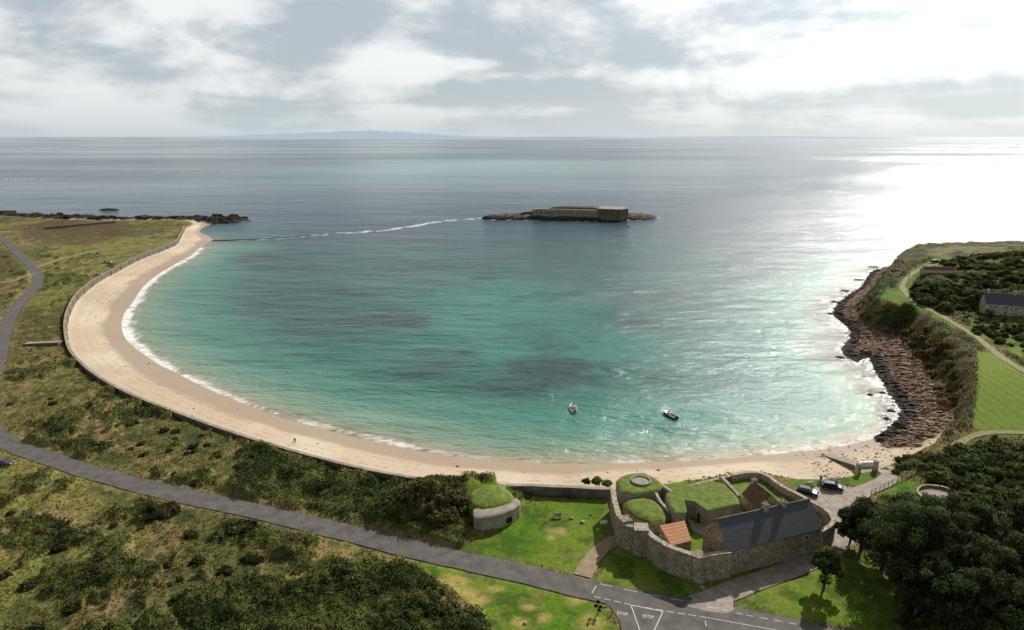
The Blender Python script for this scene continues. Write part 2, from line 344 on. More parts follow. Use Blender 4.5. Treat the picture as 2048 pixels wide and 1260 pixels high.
for (u, v, ru, rv) in DRY:
    cx, cy = P(u, v, 4.5); k = 70.5/(S-(630-v)/F*C)/F; rx = ru*k; ry = rv*k/0.58
    g = np.exp(-(((X-cx)/rx)**2+((Y-cy)/ry)**2)**1.5)*(0.5+1.0*n3)
    lw = mixc(lw, (0.40,0.30,0.10), np.clip(g, 0, 1)*0.9)
col = col*(1-lawn[:, None])+lw*lawn[:, None]
sand = np.tile(np.array([0.57,0.455,0.335]), (n, 1))
sand = mixc(sand, (0.48,0.37,0.26), ss((n1-0.4)/0.3)*0.5)
sand = mixc(sand, (0.66,0.56,0.43), ss((fbm(X, Y, 25, 2, 77)-0.5)/0.2)*0.6)
wr = np.clip(SW, 0, 99)/(np.clip(SW, 0, 99)+np.clip(-SU, 0, 99)+0.1)
wet = ss((0.40+0.22*(n1-0.5)-wr)/0.14)*(~up)*(1-rock)
sand = mixc(sand, (0.36,0.265,0.185), wet*0.85)
for c0, w0, nn_ in ((0.40, .012, n2), (0.62, .012, n3), (0.5, .008, n3), (0.75, .01, n2)):
    wrk = np.exp(-((wr-c0-0.12*(nb-0.5)-0.06*(n1-.5))/w0)**2)*(nn_ > 0.5); sand = mixc(sand, (0.22,0.15,0.10), wrk*0.5)
track = np.exp(-((wr-0.86-0.03*(n1-.5))/0.02)**2)+np.exp(-((wr-0.80-0.03*(n1-.5))/0.015)**2); sand = mixc(sand, (0.44,0.34,0.24), np.clip(track, 0, 1)*.5)
rc = np.tile(np.array([0.17,0.105,0.07]), (n, 1)); rc = mixc(rc, (0.29,0.195,0.135), ss((n3-0.48)/0.2)*0.8); rc = mixc(rc, (0.06,0.038,0.027), ss((.35-strata)/.3)*.6); rc = mixc(rc, (0.02,0.016,0.013), ss((3.0-SW)/3.0)); rc = mixc(rc, (0.15,0.125,0.04), ss((n1-0.55)/0.1)*0.5)
rc = mixc(rc, (0.035,0.026,0.02), (X < 0)*0.9)
sh = sand*(1-rock[:, None])+rc*rock[:, None]
col = np.where(up[:, None], col, sh)
base_edge = np.where(up, ss((2.2-dr)/2.0)*0.35*(dr > 0), 0); col = mixc(col, (0.24,0.2,0.09), base_edge*(1-0.6*lawn))
Zr = Z - np.where((dr < 0.3) & up, 0.10, 0)
rough = np.where(up, 1-0.3*lawn, np.maximum(rock, 0.12))
terrain = new_mesh_np('ground_terrain', np.stack([X, Y, Zr], 1), FQ, col, [M['terrain']], smooth=True, extra={'wet': wet, 'rough': rough})

# loose slabs and cobbles on the foreshore
pk = np.where((rock > .6) & land & (Y < 460) & (X > 60))[0]; pk = rng.choice(pk, min(len(pk), 12000), replace=False); nr = len(pk)
pk2 = np.where((rock > .5) & land & (X < 0))[0]; pk = np.concatenate([pk, rng.choice(pk2, min(len(pk2), 1800), replace=False)]); n = len(pk)
cube = np.array([(-1,-1,-1),(1,-1,-1),(1,1,-1),(-1,1,-1),(-1,-1,1),(1,-1,1),(1,1,1),(-1,1,1)], float)
cf = np.array([(0,3,2,1),(4,5,6,7),(0,1,5,4),(1,2,6,5),(2,3,7,6),(3,0,4,7)])
sz = rng.gamma(1.5, .09, n)+.05+np.where(SW[pk] < 3, .25, 0)+Y[pk]*.0003; sz[nr:] = rng.gamma(2, .5, n-nr)+.3
V = cube[None]*np.stack([sz*1.6, sz*.8, sz*.34], 1)[:, None, :]; V = V*(1+rng.uniform(-.45, .25, (n, 8, 3)))
az = -0.46+rng.normal(0, .5, n); tl = rng.normal(.1, .2, n); ca, sa = np.cos(az)[:, None], np.sin(az)[:, None]
y2 = V[:, :, 1]*np.cos(tl)[:, None]-V[:, :, 2]*np.sin(tl)[:, None]; z2 = V[:, :, 1]*np.sin(tl)[:, None]+V[:, :, 2]*np.cos(tl)[:, None]
Vx = V[:, :, 0]*ca-y2*sa; Vy = V[:, :, 0]*sa+y2*ca
V = np.stack([Vx+X[pk][:, None], Vy+Y[pk][:, None], z2+Z[pk][:, None]+.03], -1).reshape(-1, 3)
cc = np.where(((SW[pk] < 3) | (X[pk] < 0))[:, None], np.array([.030,.022,.017]), np.array([.25,.16,.105]))*rng.uniform(.4, 1.5, (n, 1))
new_mesh_np('foreshore_rocks', V, (cf[None]+8*np.arange(n)[:, None, None]).reshape(-1, 4), np.repeat(cc, 8, 0), [M['slab']])
pk = np.where((~up) & land & (rock < .3) & (X > 68) & (Y < 170) & (X < 105))[0]
pk = np.concatenate([rng.choice(pk, 260, replace=False), rng.choice(np.where((~up) & land & (rock < .3) & (Y < 420))[0], 60, replace=False)]); n = len(pk)
sz = rng.gamma(2, .035, n)+.03; V = cube[None]*sz[:, None, None]*np.array([1.3, 1, .6])*(1+rng.uniform(-.3, .3, (n, 8, 3)))
V = (V+np.stack([X[pk], Y[pk], Z[pk]], 1)[:, None, :]).reshape(-1, 3); cc = np.array([.14,.10,.075])*rng.uniform(.5, 1.6, (n, 1))
new_mesh_np('beach_stones', V, (cf[None]+8*np.arange(n)[:, None, None]).reshape(-1, 4), np.repeat(cc, 8, 0), [M['slab']])

# ------------------------------------------------------------------ roads
def drape(name, line, hw, m, dz=0.03, across=4, jitter=0.0):
    line = [np.array(p) for p in line]; V = []; Fc = []
    for i, p in enumerate(line):
        d = line[min(i+1, len(line)-1)]-line[max(i-1, 0)]; d = d/np.linalg.norm(d); nn = np.array([-d[1], d[0]])
        w = hw*(1+jitter*(random.random()-0.5))
        for j in range(across+1):
            q = p+nn*w*(2*j/across-1); V.append((q[0], q[1], 0))
    V = np.array(V); z = base_h(V[:, 0], V[:, 1])[0]; V[:, 2] = z+dz
    k = across+1
    for i in range(len(line)-1):
        for j in range(across): a = i*k+j; Fc.append((a, a+1, a+1+k, a+k))
    return new_mesh_np(name, V, np.array(Fc), None, [m], smooth=True)
def flatpoly(name, poly, m, dz):
    me = bpy.data.meshes.new(name); bm = bmesh.new()
    z = base_h(np.array([p[0] for p in poly]), np.array([p[1] for p in poly]))[0]
    bm.faces.new([bm.verts.new((p[0], p[1], float(zz)+dz)) for p, zz in zip(poly, z)]); bmesh.ops.recalc_face_normals(bm, faces=bm.faces); bmesh.ops.triangulate(bm, faces=bm.faces)
    bm.to_mesh(me); bm.free(); me.materials.append(m); o = bpy.data.objects.new(name, me); bpy.context.collection.objects.link(o); return o
drape('coast_road', road_main, 2.4, M['asphalt'], 0.030, jitter=0.09)
flatpoly('side_road', JUNC, M['asphalt'], 0.022)
drape('nunnery_lane', road_nun, 2.0, M['gravel'], 0.016, jitter=.12)
flatpoly('gravel_apron', APRON, M['gravel'], 0.040)
drape('slipway_lane', road_slip, 1.8, M['gravel'], 0.020)
flatpoly('car_park', CARPARK, M['gravel'], 0.026)
drape('dirt_path', track_nun, 1.5, M['dirt'], 0.034, jitter=0.35)
drape('heath_track', track_heath, 1.2, M['dirt'], 0.03, jitter=0.5)
drape('heath_track', track_heath2, 1.2, M['dirt'], 0.03, jitter=0.5)
drape('headland_track', track_head, 1.1, M['gtrack'], 0.03, jitter=0.5)
drape('field_path', track_field, 0.9, M['gtrack'], 0.03, jitter=0.5)

# ------------------------------------------------------------------ mesh builder
class MB:
    def __init__(s): s.v = []; s.f = []; s.m = []; s.mats = []
    def mi(s, m):
        if m not in s.mats: s.mats.append(m)
        return s.mats.index(m)
    def face(s, pts, m):
        k = len(s.v); s.v += [tuple(p) for p in pts]; s.f.append(list(range(k, k+len(pts)))); s.m.append(s.mi(m))
    def prism(s, poly, z0, z1, side, top=None, inset=0, rise=0):
        n = len(poly); z1s = z1 if isinstance(z1, (list, tuple)) else [z1]*n
        for i in range(n):
            a = poly[i]; b = poly[(i+1) % n]; s.face([(a[0], a[1], z0), (b[0], b[1], z0), (b[0], b[1], z1s[(i+1) % n]), (a[0], a[1], z1s[i])], side)
        tm = top or side
        if inset:
            c = np.mean(np.array([q[:2] for q in poly]), 0)
            prev = [(p[0], p[1], z) for p, z in zip(poly, z1s)]
            for k, (f, r) in enumerate([(inset*0.4, rise*0.6), (inset, rise)]):
                cur = [(p[0]+(c[0]-p[0])*f, p[1]+(c[1]-p[1])*f, z+r) for p, z in zip(poly, z1s)]
                for i in range(n): s.face([prev[i], prev[(i+1) % n], cur[(i+1) % n], cur[i]], tm)
                prev = cur
            s.face(prev, tm)
        else: s.face([(p[0], p[1], z) for p, z in zip(poly, z1s)], tm)
    def box(s, c, d, rot, m):
        cs, sn = math.cos(rot), math.sin(rot); hx, hy, hz = d[0]/2, d[1]/2, d[2]/2; p = []
        for sx, sy, sz in [(-1,-1,-1),(1,-1,-1),(1,1,-1),(-1,1,-1),(-1,-1,1),(1,-1,1),(1,1,1),(-1,1,1)]:
            x, y = sx*hx, sy*hy; p.append((c[0]+x*cs-y*sn, c[1]+x*sn+y*cs, c[2]+sz*hz))
        for f in [(0,3,2,1),(4,5,6,7),(0,1,5,4),(1,2,6,5),(2,3,7,6),(3,0,4,7)]: s.face([p[i] for i in f], m)
    def cyl(s, c, r, z0, z1, m, n=12, r2=None):
        r2 = r if r2 is None else r2
        a = [(c[0]+r*math.cos(2*math.pi*i/n), c[1]+r*math.sin(2*math.pi*i/n), z0) for i in range(n)]
        b = [(c[0]+r2*math.cos(2*math.pi*i/n), c[1]+r2*math.sin(2*math.pi*i/n), z1) for i in range(n)]
        for i in range(n): s.face([a[i], a[(i+1) % n], b[(i+1) % n], b[i]], m)
        s.face(b, m); s.face(a[::-1], m)
    def wall(s, line, th, z0, z1, m, jit=0.0, top=None):
        line = [np.array(p[:2], float) for p in line]; n = len(line)
        z1 = z1 if hasattr(z1, '__len__') else [z1]*n; z0 = z0 if hasattr(z0, '__len__') else [z0]*n
        L, R, T = [], [], []
        for i, p in enumerate(line):
            d = line[min(i+1, n-1)]-line[max(i-1, 0)]; d /= np.linalg.norm(d)+1e-9; nn = np.array([-d[1], d[0]])
            L.append(p+nn*th/2); R.append(p-nn*th/2); T.append(z1[i]+random.uniform(-jit, jit))
        for i in range(n-1):
            s.face([(*R[i], z0[i]), (*R[i+1], z0[i+1]), (*R[i+1], T[i+1]), (*R[i], T[i])], m)
            s.face([(*L[i+1], z0[i+1]), (*L[i], z0[i]), (*L[i], T[i]), (*L[i+1], T[i+1])], m)
            s.face([(*R[i], T[i]), (*R[i+1], T[i+1]), (*L[i+1], T[i+1]), (*L[i], T[i])], top or m)
        for i in (0, n-1): s.face([(*R[i], z0[i]), (*L[i], z0[i]), (*L[i], T[i]), (*R[i], T[i])], m)
    def build(s, name, parent=None, loc=None, rot=0, bevel=0):
        me = bpy.data.meshes.new(name); me.from_pydata(s.v, [], s.f)
        for m in s.mats: me.materials.append(m)
        me.polygons.foreach_set('material_index', s.m)
        bm = bmesh.new(); bm.from_mesh(me); bmesh.ops.remove_doubles(bm, verts=bm.verts, dist=1e-4); bmesh.ops.recalc_face_normals(bm, faces=bm.faces)
        bm.to_mesh(me); bm.free()
        o = bpy.data.objects.new(name, me); bpy.context.collection.objects.link(o)
        if parent: o.parent = parent
        if loc: o.location = loc; o.rotation_euler = (0, 0, rot)
        if bevel:
            b = o.modifiers.new('b', 'BEVEL'); b.width = bevel; b.segments = 2
        return o
def empty(name, loc=(0,0,0), rot=0):
    e = bpy.data.objects.new(name, None); e.location = loc; e.rotation_euler = (0, 0, rot); bpy.context.collection.objects.link(e); return e
def resample(line, step):
    out = []
    for i in range(len(line)-1):
        a = np.array(line[i][:2]); b = np.array(line[i+1][:2]); k = max(1, int(np.linalg.norm(b-a)/step))
        for j in range(k): out.append(tuple(a+(b-a)*j/k))
    out.append(tuple(line[-1][:2])); return out

# road markings
mk = MB()
def stripe(a, b, w, dz=0.045):
    a = np.array(a); b = np.array(b); d = (b-a)/np.linalg.norm(b-a); nn = np.array([-d[1], d[0]])*w/2
    q = [a-nn, b-nn, b+nn, a+nn]
    mk.face([(p[0], p[1], gz(p[0], p[1])+dz) for p in q], M['paint'])
def dashes(pts, w, on, off):
    pts = resample(GL(pts), 0.5); d = 0
    for a, b in zip(pts[:-1], pts[1:]):
        if d % (on+off) < on: stripe(a, b, w)
        d += math.dist(a, b)
dashes([(1188,1193),(1262,1210),(1340,1224),(1400,1233)], 0.13, 1.0, 0.6)
dashes([(1200,1168),(1300,1190),(1400,1208)], 0.12, 2.0, 1.6)
dashes([(1415,1214),(1500,1232),(1600,1250)], 0.12, 1.0, 0.9)
dashes([(1400,1233),(1560,1262)], 0.11, 9, 0.01)
dashes([(1262,1211),(1280,1262)], 0.14, 50, 0.01); dashes([(1326,1223),(1308,1262)], 0.14, 50, 0.01)
dashes([(1264,1211),(1326,1223)], 0.18, 50, 0.01); dashes([(1184,1187),(1192,1172)], 0.13, 50, 0.01)
dashes([(1410,1242),(1414,1258)], 0.12, 1.0, 0.8)
mk.build('road_markings')
for (u, v) in [(1245,1228), (1296,1234)]:
    c = bpy.data.curves.new('stop_lettering', 'FONT'); c.body = 'STOP'; c.size = 0.68; c.align_x = 'CENTER'; c.align_y = 'CENTER'; c.space_character = 1.2; c.offset = 0.012
    o = bpy.data.objects.new('stop_lettering', c); x, y = G(u, v); o.location = (x, y, gz(x, y)+0.05); o.rotation_euler = (0, 0, math.radians(-10)); o.scale = (0.9, 1.4, 1)
    c.materials.append(M['paint']); bpy.context.collection.objects.link(o)

# ------------------------------------------------------------------ sea
CAUSE = catmull(PL([(424,481),(480,480),(560,476),(610,472),(660,468),(720,464),(765,461),(800,456),(830,452),(860,446),(900,441),(962,436)]), 6)
ysea = np.exp(np.arange(math.log(118), math.log(60000), 0.0095)); ysea = np.concatenate([[-300, 20, 90], ysea])
XS, YS, FS = fan_grid(ysea, 681, lambda y: 1.3*np.maximum(y, 90)+120)
m = YS < 1500
sd = np.full(XS.shape, 2000.0); sd[m] = -sdist(XS[m], YS[m], LAND)
si = np.full(XS.shape, 2000.0); si[m] = -sdist(XS[m], YS[m], ISL)
dc = np.full(XS.shape, 2000.0); dc[m] = seg_dist(XS[m], YS[m], CAUSE)
q1 = fbm(XS, YS, 30, 4, 101); q2 = fbm(XS, YS*1.6, 9, 4, 111); q3 = fbm(XS, YS, 2.2, 3, 121); q4 = fbm(XS*0.35, YS, 120, 3, 131); q5 = fbm(XS*0.12, YS*0.6, 500, 2, 141)
dd = np.clip(sd, 0, None)*(1+0.5*(q1-0.5))
sc = np.tile(np.array([0.36,0.30,0.20]), (len(XS), 1))
sc = mixc(sc, (0.20,0.31,0.215), ss(dd/9)); sc = mixc(sc, (0.065,0.22,0.165), ss((dd-6)/20)); sc = mixc(sc, (0.010,0.078,0.073), ss((dd-20)/38)*0.94)
def blob(u, v, ru, rv):
    cx, cy = P(u, v, 0); tt = CAMH/(S-(630-v)/F*C); k = tt/F; rx = ru*k; ry = rv*k/(CAMH/tt)
    return np.exp(-((XS-cx)/rx)**2-((YS-cy)/ry)**2)
tq = np.zeros(len(XS))
for b_ in [(1010,640,230,60,.95),(1130,700,200,40,.8),(760,700,160,30,.2),(1000,590,200,30,.5),(700,850,200,30,.35),(1350,780,220,80,.4),(1250,860,300,50,.6),(330,620,60,70,.2),(960,555,300,20,.3),(430,560,100,20,.3),(1500,720,160,90,.3)]:
    tq += blob(*b_[:4])*b_[4]
sc = mixc(sc, (0.035,0.24,0.195), np.clip(tq, 0, 1)*(0.35+0.7*q1)*ss(dd/30))
wd = np.zeros(len(XS))
for b_ in [(800,640,110,17,.95),(1130,735,140,38,1.0),(860,738,100,26,.75),(510,517,100,12,.9),(950,708,60,22,.65),(930,572,170,18,.5),(1230,790,90,18,.35),(1290,655,110,25,.3),(840,525,240,12,.45),(1190,590,150,15,.3),(700,590,160,20,.3)]:
    wd = np.maximum(wd, blob(*b_[:4])*b_[4])
streak = fbm(XS*0.6+YS*0.25, YS-XS*0.15, 14, 5, 161, 0.6)
sc = mixc(sc, (0.010,0.036,0.040), ss((wd*1.1+(streak-0.5)*1.9-0.32)/0.7)*0.8*ss(dd/18)*ss(wd*4))
sc = mixc(sc, (0.009,0.048,0.052), ss((streak-0.52)/0.16)*0.4*ss((dd-25)/30))
outer = ss((YS-420+60*(q1-0.5))/170)
nearsea = ss((6000-YS)/5000)
oc = np.tile(np.array([0.014,0.050,0.075]), (len(XS), 1)); oc = mixc(oc, (0.009,0.032,0.055), ss((q5-0.45)/0.2)*0.8*nearsea); oc = mixc(oc, (0.02,0.10,0.115), ss((q4-0.52)/0.15)*0.6*ss((3000-YS)/2000)*nearsea)
for b_ in [(970,328,200,14,1.),(900,345,240,12,.7),(830,303,160,4,.7),(620,350,200,16,.3)]: oc = mixc(oc, (0.08,0.30,0.28), np.clip(blob(*b_[:4])*b_[4]*(0.3+1.0*q4), 0, 1))
sc = sc*(1-outer[:, None])+oc*outer[:, None]
sc = mixc(sc, (0.02,0.035,0.035), ss((14-si)/12)*0.8); sc = mixc(sc, (0.03,0.045,0.04), ss((6-dc)/5)*0.6*(sd > 2))
rkw = pmask(XS, YS, ROCKP[1], 4, 3, pad=30); sc = mixc(sc, (0.05,0.045,0.035), ss((18-sd)/14)*0.85*rkw*ss((q2-.25)/.3))
lw_ = ss((-XS+15)/50); far_ = ss((YS-165)/90)
wave = (q1-0.5)*4+(q3-0.5)*2.4
foam = ss((0.75+1.3*far_+1.5*(q2-0.4)*2-np.abs(sd-1.2+wave*0.3))/0.8)*lw_*(YS < 470)*ss((q3+0.35*q2-0.30)/0.2)*(0.75+0.25*far_)
foam = np.maximum(foam, 0.55*ss((0.5-np.abs(sd-4.6+wave))/0.6)*lw_*(YS < 440)*(q2 > 0.46)*far_)
foam = np.maximum(foam, (1-lw_)*0.35*ss((0.4-np.abs(sd-0.8+wave*0.4))/0.4)*(q2 > 0.45)*(YS < 200))
for off in (3.5, 7, 11.0, 15): foam = np.maximum(foam, (1-lw_)*0.22*ss((0.4-np.abs(sd-off+wave*0.9))/0.5)*(q1 > 0.45)*(YS < 210)*(XS > 20))
foam = np.maximum(foam, 0.8*ss((3.0-sd)/2)*ss((q3-0.52)/0.1)*(XS > 60)*(YS > 150))
foam = np.maximum(foam, ss((2.4-np.abs(dc-1.6))/1.5)*ss((XS+220)/50)*ss((q2+0.2*q3-0.45)/0.15)*(YS > 300)*0.9)
foam = np.maximum(foam, 0.8*ss((4-si)/3)*ss((q3-0.55)/0.1))
race = blob(60,358,110,7)+0.6*blob(350,345,160,4); foam = np.maximum(foam, np.clip(race, 0, 1)*ss((fbm(XS*0.5, YS, 9, 4, 151)-0.55)/0.08)*0.6)
sea_mat = bpy.data.materials.new('sea_water'); t, N, L = nt(sea_mat)
o = N.new('ShaderNodeOutputMaterial'); b = N.new('ShaderNodeBsdfPrincipled'); L.new(b.outputs[0], o.inputs[0])
a = N.new('ShaderNodeAttribute'); a.attribute_name = 'Col'; af = N.new('ShaderNodeAttribute'); af.attribute_name = 'foam'
mx = N.new('ShaderNodeMix'); mx.data_type = 'RGBA'; L.new(af.outputs['Fac'], mx.inputs[0]); L.new(a.outputs['Color'], mx.inputs[6]); mx.inputs[7].default_value = (0.8,0.8,0.78,1)
L.new(mx.outputs[2], b.inputs['Base Color']); b.inputs['IOR'].default_value = 1.33; b.inputs['Specular IOR Level'].default_value = 0.42
g = N.new('ShaderNodeNewGeometry'); mp = N.new('ShaderNodeMapping'); mp.inputs['Rotation'].default_value = (0,0,0.5); mp.inputs['Scale'].default_value = (0.45,1,1); L.new(g.outputs['Position'], mp.inputs['Vector'])
w1 = N.new('ShaderNodeTexNoise'); w1.inputs['Scale'].default_value = 0.75; w1.inputs['Detail'].default_value = 5; w1.inputs['Roughness'].default_value = 0.65; L.new(mp.outputs[0], w1.inputs['Vector'])
w2 = N.new('ShaderNodeTexNoise'); w2.inputs['Scale'].default_value = 0.11; w2.inputs['Detail'].default_value = 4; w2.inputs['Roughness'].default_value = 0.6; L.new(mp.outputs[0], w2.inputs['Vector'])
w3 = N.new('ShaderNodeTexNoise'); w3.inputs['Scale'].default_value = 0.018; w3.inputs['Detail'].default_value = 4; w3.inputs['Roughness'].default_value = 0.6; L.new(mp.outputs[0], w3.inputs['Vector'])
rn = N.new('ShaderNodeTexNoise'); mp2 = N.new('ShaderNodeMapping'); mp2.inputs['Scale'].default_value = (0.0005,0.0016,1); mp2.inputs['Location'].default_value = (2.3,0.7,0); L.new(g.outputs['Position'], mp2.inputs['Vector']); L.new(mp2.outputs[0], rn.inputs['Vector']); rn.inputs['Scale'].default_value = 1; rn.inputs['Detail'].default_value = 3; rn.inputs['Roughness'].default_value = .5
bs = N.new('ShaderNodeMapRange'); bs.inputs[1].default_value = 0.38; bs.inputs[2].default_value = 0.60; bs.inputs[3].default_value = 0.6; bs.inputs[4].default_value = 1.0; L.new(rn.outputs[0], bs.inputs[0])
b1 = N.new('ShaderNodeBump'); b1.inputs['Distance'].default_value = 0.62; L.new(w1.outputs[0], b1.inputs['Height']); L.new(bs.outputs[0], b1.inputs['Strength'])
b2 = N.new('ShaderNodeBump'); b2.inputs['Distance'].default_value = 1.7; L.new(w2.outputs[0], b2.inputs['Height']); L.new(b1.outputs[0], b2.inputs['Normal'])
b3 = N.new('ShaderNodeBump'); b3.inputs['Distance'].default_value = 5.0; L.new(w3.outputs[0], b3.inputs['Height']); L.new(b2.outputs[0], b3.inputs['Normal'])
L.new(b3.outputs[0], b.inputs['Normal'])
rr = N.new('ShaderNodeMapRange'); rr.inputs[1].default_value = 0.38; rr.inputs[2].default_value = 0.60; rr.inputs[3].default_value = 0.08; rr.inputs[4].default_value = 0.20; L.new(rn.outputs[0], rr.inputs[0])
rm = N.new('ShaderNodeMix'); L.new(af.outputs['Fac'], rm.inputs[0]); L.new(rr.outputs[0], rm.inputs[2]); rm.inputs[3].default_value = 0.9; L.new(rm.outputs[0], b.inputs['Roughness'])
new_mesh_np('sea_water', np.stack([XS, YS, np.zeros(len(XS))], 1), FS, sc, [sea_mat], smooth=True, extra={'foam': foam})

# causeway
cw = MB(); cl = resample(CAUSE, 3.0)
k = len(cl); cw.wall(cl, 2.4, -1.5, [0.42-0.6*min(1, max(0, (i/k-0.25)/0.2)) for i in range(k)], M['rock'], 0.14)
cw.build('stone_causeway')

# islet
gx, gy = np.meshgrid(np.linspace(-45, 150, 300), np.linspace(620, 710, 130)); gxr, gyr = gx.ravel(), gy.ravel()
s_ = sdist(gxr, gyr, ISL)
r1 = fbm(gxr, gyr, 9, 4, 201); r2 = fbm(gxr, gyr, 3, 3, 211)
zi = np.where(s_ > 0, 1.2+(r1*3.2)*ss(s_/8)+(r2-0.5)*1.8, -2+0*s_)
mid = np.exp(-((gxr-55)/45)**4)*ss((s_-6)/14); zi = zi+mid*4.0*(gyr > 655)
zi = np.where(s_ > 0, np.maximum(zi*ss((s_+0.5)/2.5), 0.1), -2)
ci = np.tile(np.array([0.035,0.026,0.02]), (len(zi), 1)); ci = mixc(ci, (0.12,0.09,0.05), ss((zi-2.0)/1.5)*ss((r2-0.3)/0.3)); ci = mixc(ci, (0.085,0.08,0.03), ss((zi-3.2)/1.5)*ss((r1-0.35)/0.2))
i = np.arange(129*299); r = i//299; c = i % 299; a = r*300+c
new_mesh_np('rocky_islet', np.stack([gxr, gyr, zi], 1), np.stack([a, a+1, a+301, a+300], 1), ci, [M['rockc']], smooth=False)
def skerry(name, u, v, w, h, d=8):
    x, y = P(u, v, 0); V = []; nx, ny = 24, 10
    for j in range(ny):
        for i in range(nx):
            fx = i/(nx-1)*2-1; fy = j/(ny-1)*2-1; r = 1-fx*fx-fy*fy
            V.append((x+fx*w/2, y+fy*d/2, -0.5+(h+0.5)*max(0, r)**0.5*random.uniform(0.35, 1)))
    Fc = [(j*nx+i, j*nx+i+1, (j+1)*nx+i+1, (j+1)*nx+i) for j in range(ny-1) for i in range(nx-1)]
    new_mesh_np(name, np.array(V), np.array(Fc), None, [M['rock']])
skerry('skerry_rock', 218, 420, 22, 2.2); skerry('skerry_rock', 175, 431, 14, 1.5); skerry('skerry_rock', 1255, 454, 6, 0.7, 4); skerry('skerry_rock', 2020, 493, 28, 2.0)
skerry('skerry_rock', 470, 440, 22, 2.4); skerry('skerry_rock', 440, 438, 26, 3.0, 12); skerry('skerry_rock', 400, 439, 20, 2.6, 12); skerry('skerry_rock', 495, 441, 8, 1.0); skerry('skerry_rock', 1765, 786, 3, 0.5, 3); skerry('skerry_rock', 1782, 822, 3.5, 0.5, 3); skerry('skerry_rock', 1300, 436, 12, 1.6)
for (u, v, ww) in [(1668,604,5),(1660,628,4),(1690,582,6),(1718,560,7),(1748,534,9),(1680,715,4),(1740,790,2.5),(1772,838,2)]: skerry('skerry_rock', u, v, ww, .7, ww*.7)

# fort on the islet
M['scrubtop'] = mat('dry_scrub', (0.085,0.075,0.035), 0.95, 0.6, 0.5, 0.3, .8)
e = empty('island_fort')
ft = MB()
f0 = np.array(P(1066,431,3)); f1 = np.array(P(1196,434,3)); dv = (f1-f0)/np.linalg.norm(f1-f0); nv = np.array([-dv[1], dv[0]]); LF = np.linalg.norm(f1-f0); ang = math.atan2(dv[1], dv[0])
q = [f0, f1, f1+nv*9, f0+nv*9]; ft.prism([tuple(p) for p in q], 0.5, 8.7, M['conc'])
ft.wall([tuple(f0+dv*2+nv*0.5), tuple(f1+nv*0.5)], 0.9, 8.7, 9.3, M['stonel'])
q = [f1-nv*2, f1+dv*21-nv*4.5, f1+dv*27+nv*6, f1+dv*22+nv*22, f1+nv*22]; ft.prism([tuple(p) for p in q], 0.5, 10.8, M['concd'], M['conc'])
q = [f0+dv*14+nv*9.01, f1+nv*9.01, f1+nv*28, f0+dv*20+nv*26]; ft.prism([tuple(p) for p in q], 1, 9.0, M['stone'], M['scrubtop'], 0.3, 1.6)
ft.build('fort_walls', e)
fw = MB()
for i in range(14):
    p = f0+dv*(3.5+i*(LF-6)/13); fw.box((p[0]-nv[0]*0.03, p[1]-nv[1]*0.03, 6.0), (1.3, 0.2, 1.1), ang, M['dark'])
for i in range(5):
    p = f0+dv*(6+i*11.5); fw.box((p[0]-nv[0]*0.25, p[1]-nv[1]*0.25, 4.6), (0.9, 0.6, 8.0), ang, M['conc'])
d2 = (dv*21-nv*2.5); d2 /= np.linalg.norm(d2); n2_ = np.array([-d2[1], d2[0]])
for i in range(4):
    p = f1-nv*2+d2*(3+i*5); fw.box((p[0]-n2_[0]*0.05, p[1]-n2_[1]*0.05, 7.4), (0.8, 0.2, 1.4), math.atan2(d2[1], d2[0]), M['dark'])
fw.build('embrasures', e)

# distant coast of the mainland
def ridge(name, dist, prof, depth, m):
    us = np.linspace(prof[0][0], prof[-1][0], 220); hs = np.interp(us, [p[0] for p in prof], [p[1] for p in prof])
    x = (us-1024)/F*dist/C*0.97; V = []
    h = hs/F*dist*(1+0.05*np.sin(us*0.11)+0.03*np.sin(us*0.37+1))
    rows = 6
    for j in range(rows):
        f = math.sin(j/(rows-1)*math.pi*0.5)
        for i in range(220): V.append((x[i], dist-depth+depth*j/(rows-1), h[i]*f*1.03-2))
    Fc = [(j*220+i, j*220+i+1, (j+1)*220+i+1, (j+1)*220+i) for j in range(rows-1) for i in range(219)]
    new_mesh_np(name, np.array(V), np.array(Fc), None, [m], smooth=True)
def haze_glow(name, c):
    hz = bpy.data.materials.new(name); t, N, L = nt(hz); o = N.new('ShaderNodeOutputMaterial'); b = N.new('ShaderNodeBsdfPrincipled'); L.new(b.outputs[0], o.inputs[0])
    b.inputs['Base Color'].default_value = (0.03,0.04,0.05,1); b.inputs['Roughness'].default_value = 1; b.inputs['Specular IOR Level'].default_value = 0; b.inputs['Emission Color'].default_value = (*c, 1); b.inputs['Emission Strength'].default_value = 1.0; return hz  # aerial haze put into the hill material as a bluish emission
ridge('distant_hills', 17000, [(380,0),(430,3),(480,6),(540,9),(600,11),(660,13),(740,16),(800,14),(850,11),(900,8),(960,5),(1060,3),(1200,1),(1300,0)], 1500, haze_glow('haze_glow_hills', (.42,.50,.57)))
ridge('distant_hills', 24000, [(1150,0),(1250,3),(1400,4),(1550,4),(1700,2),(1800,0)], 1500, haze_glow('far_haze_glow_hills', (.52,.59,.64)))

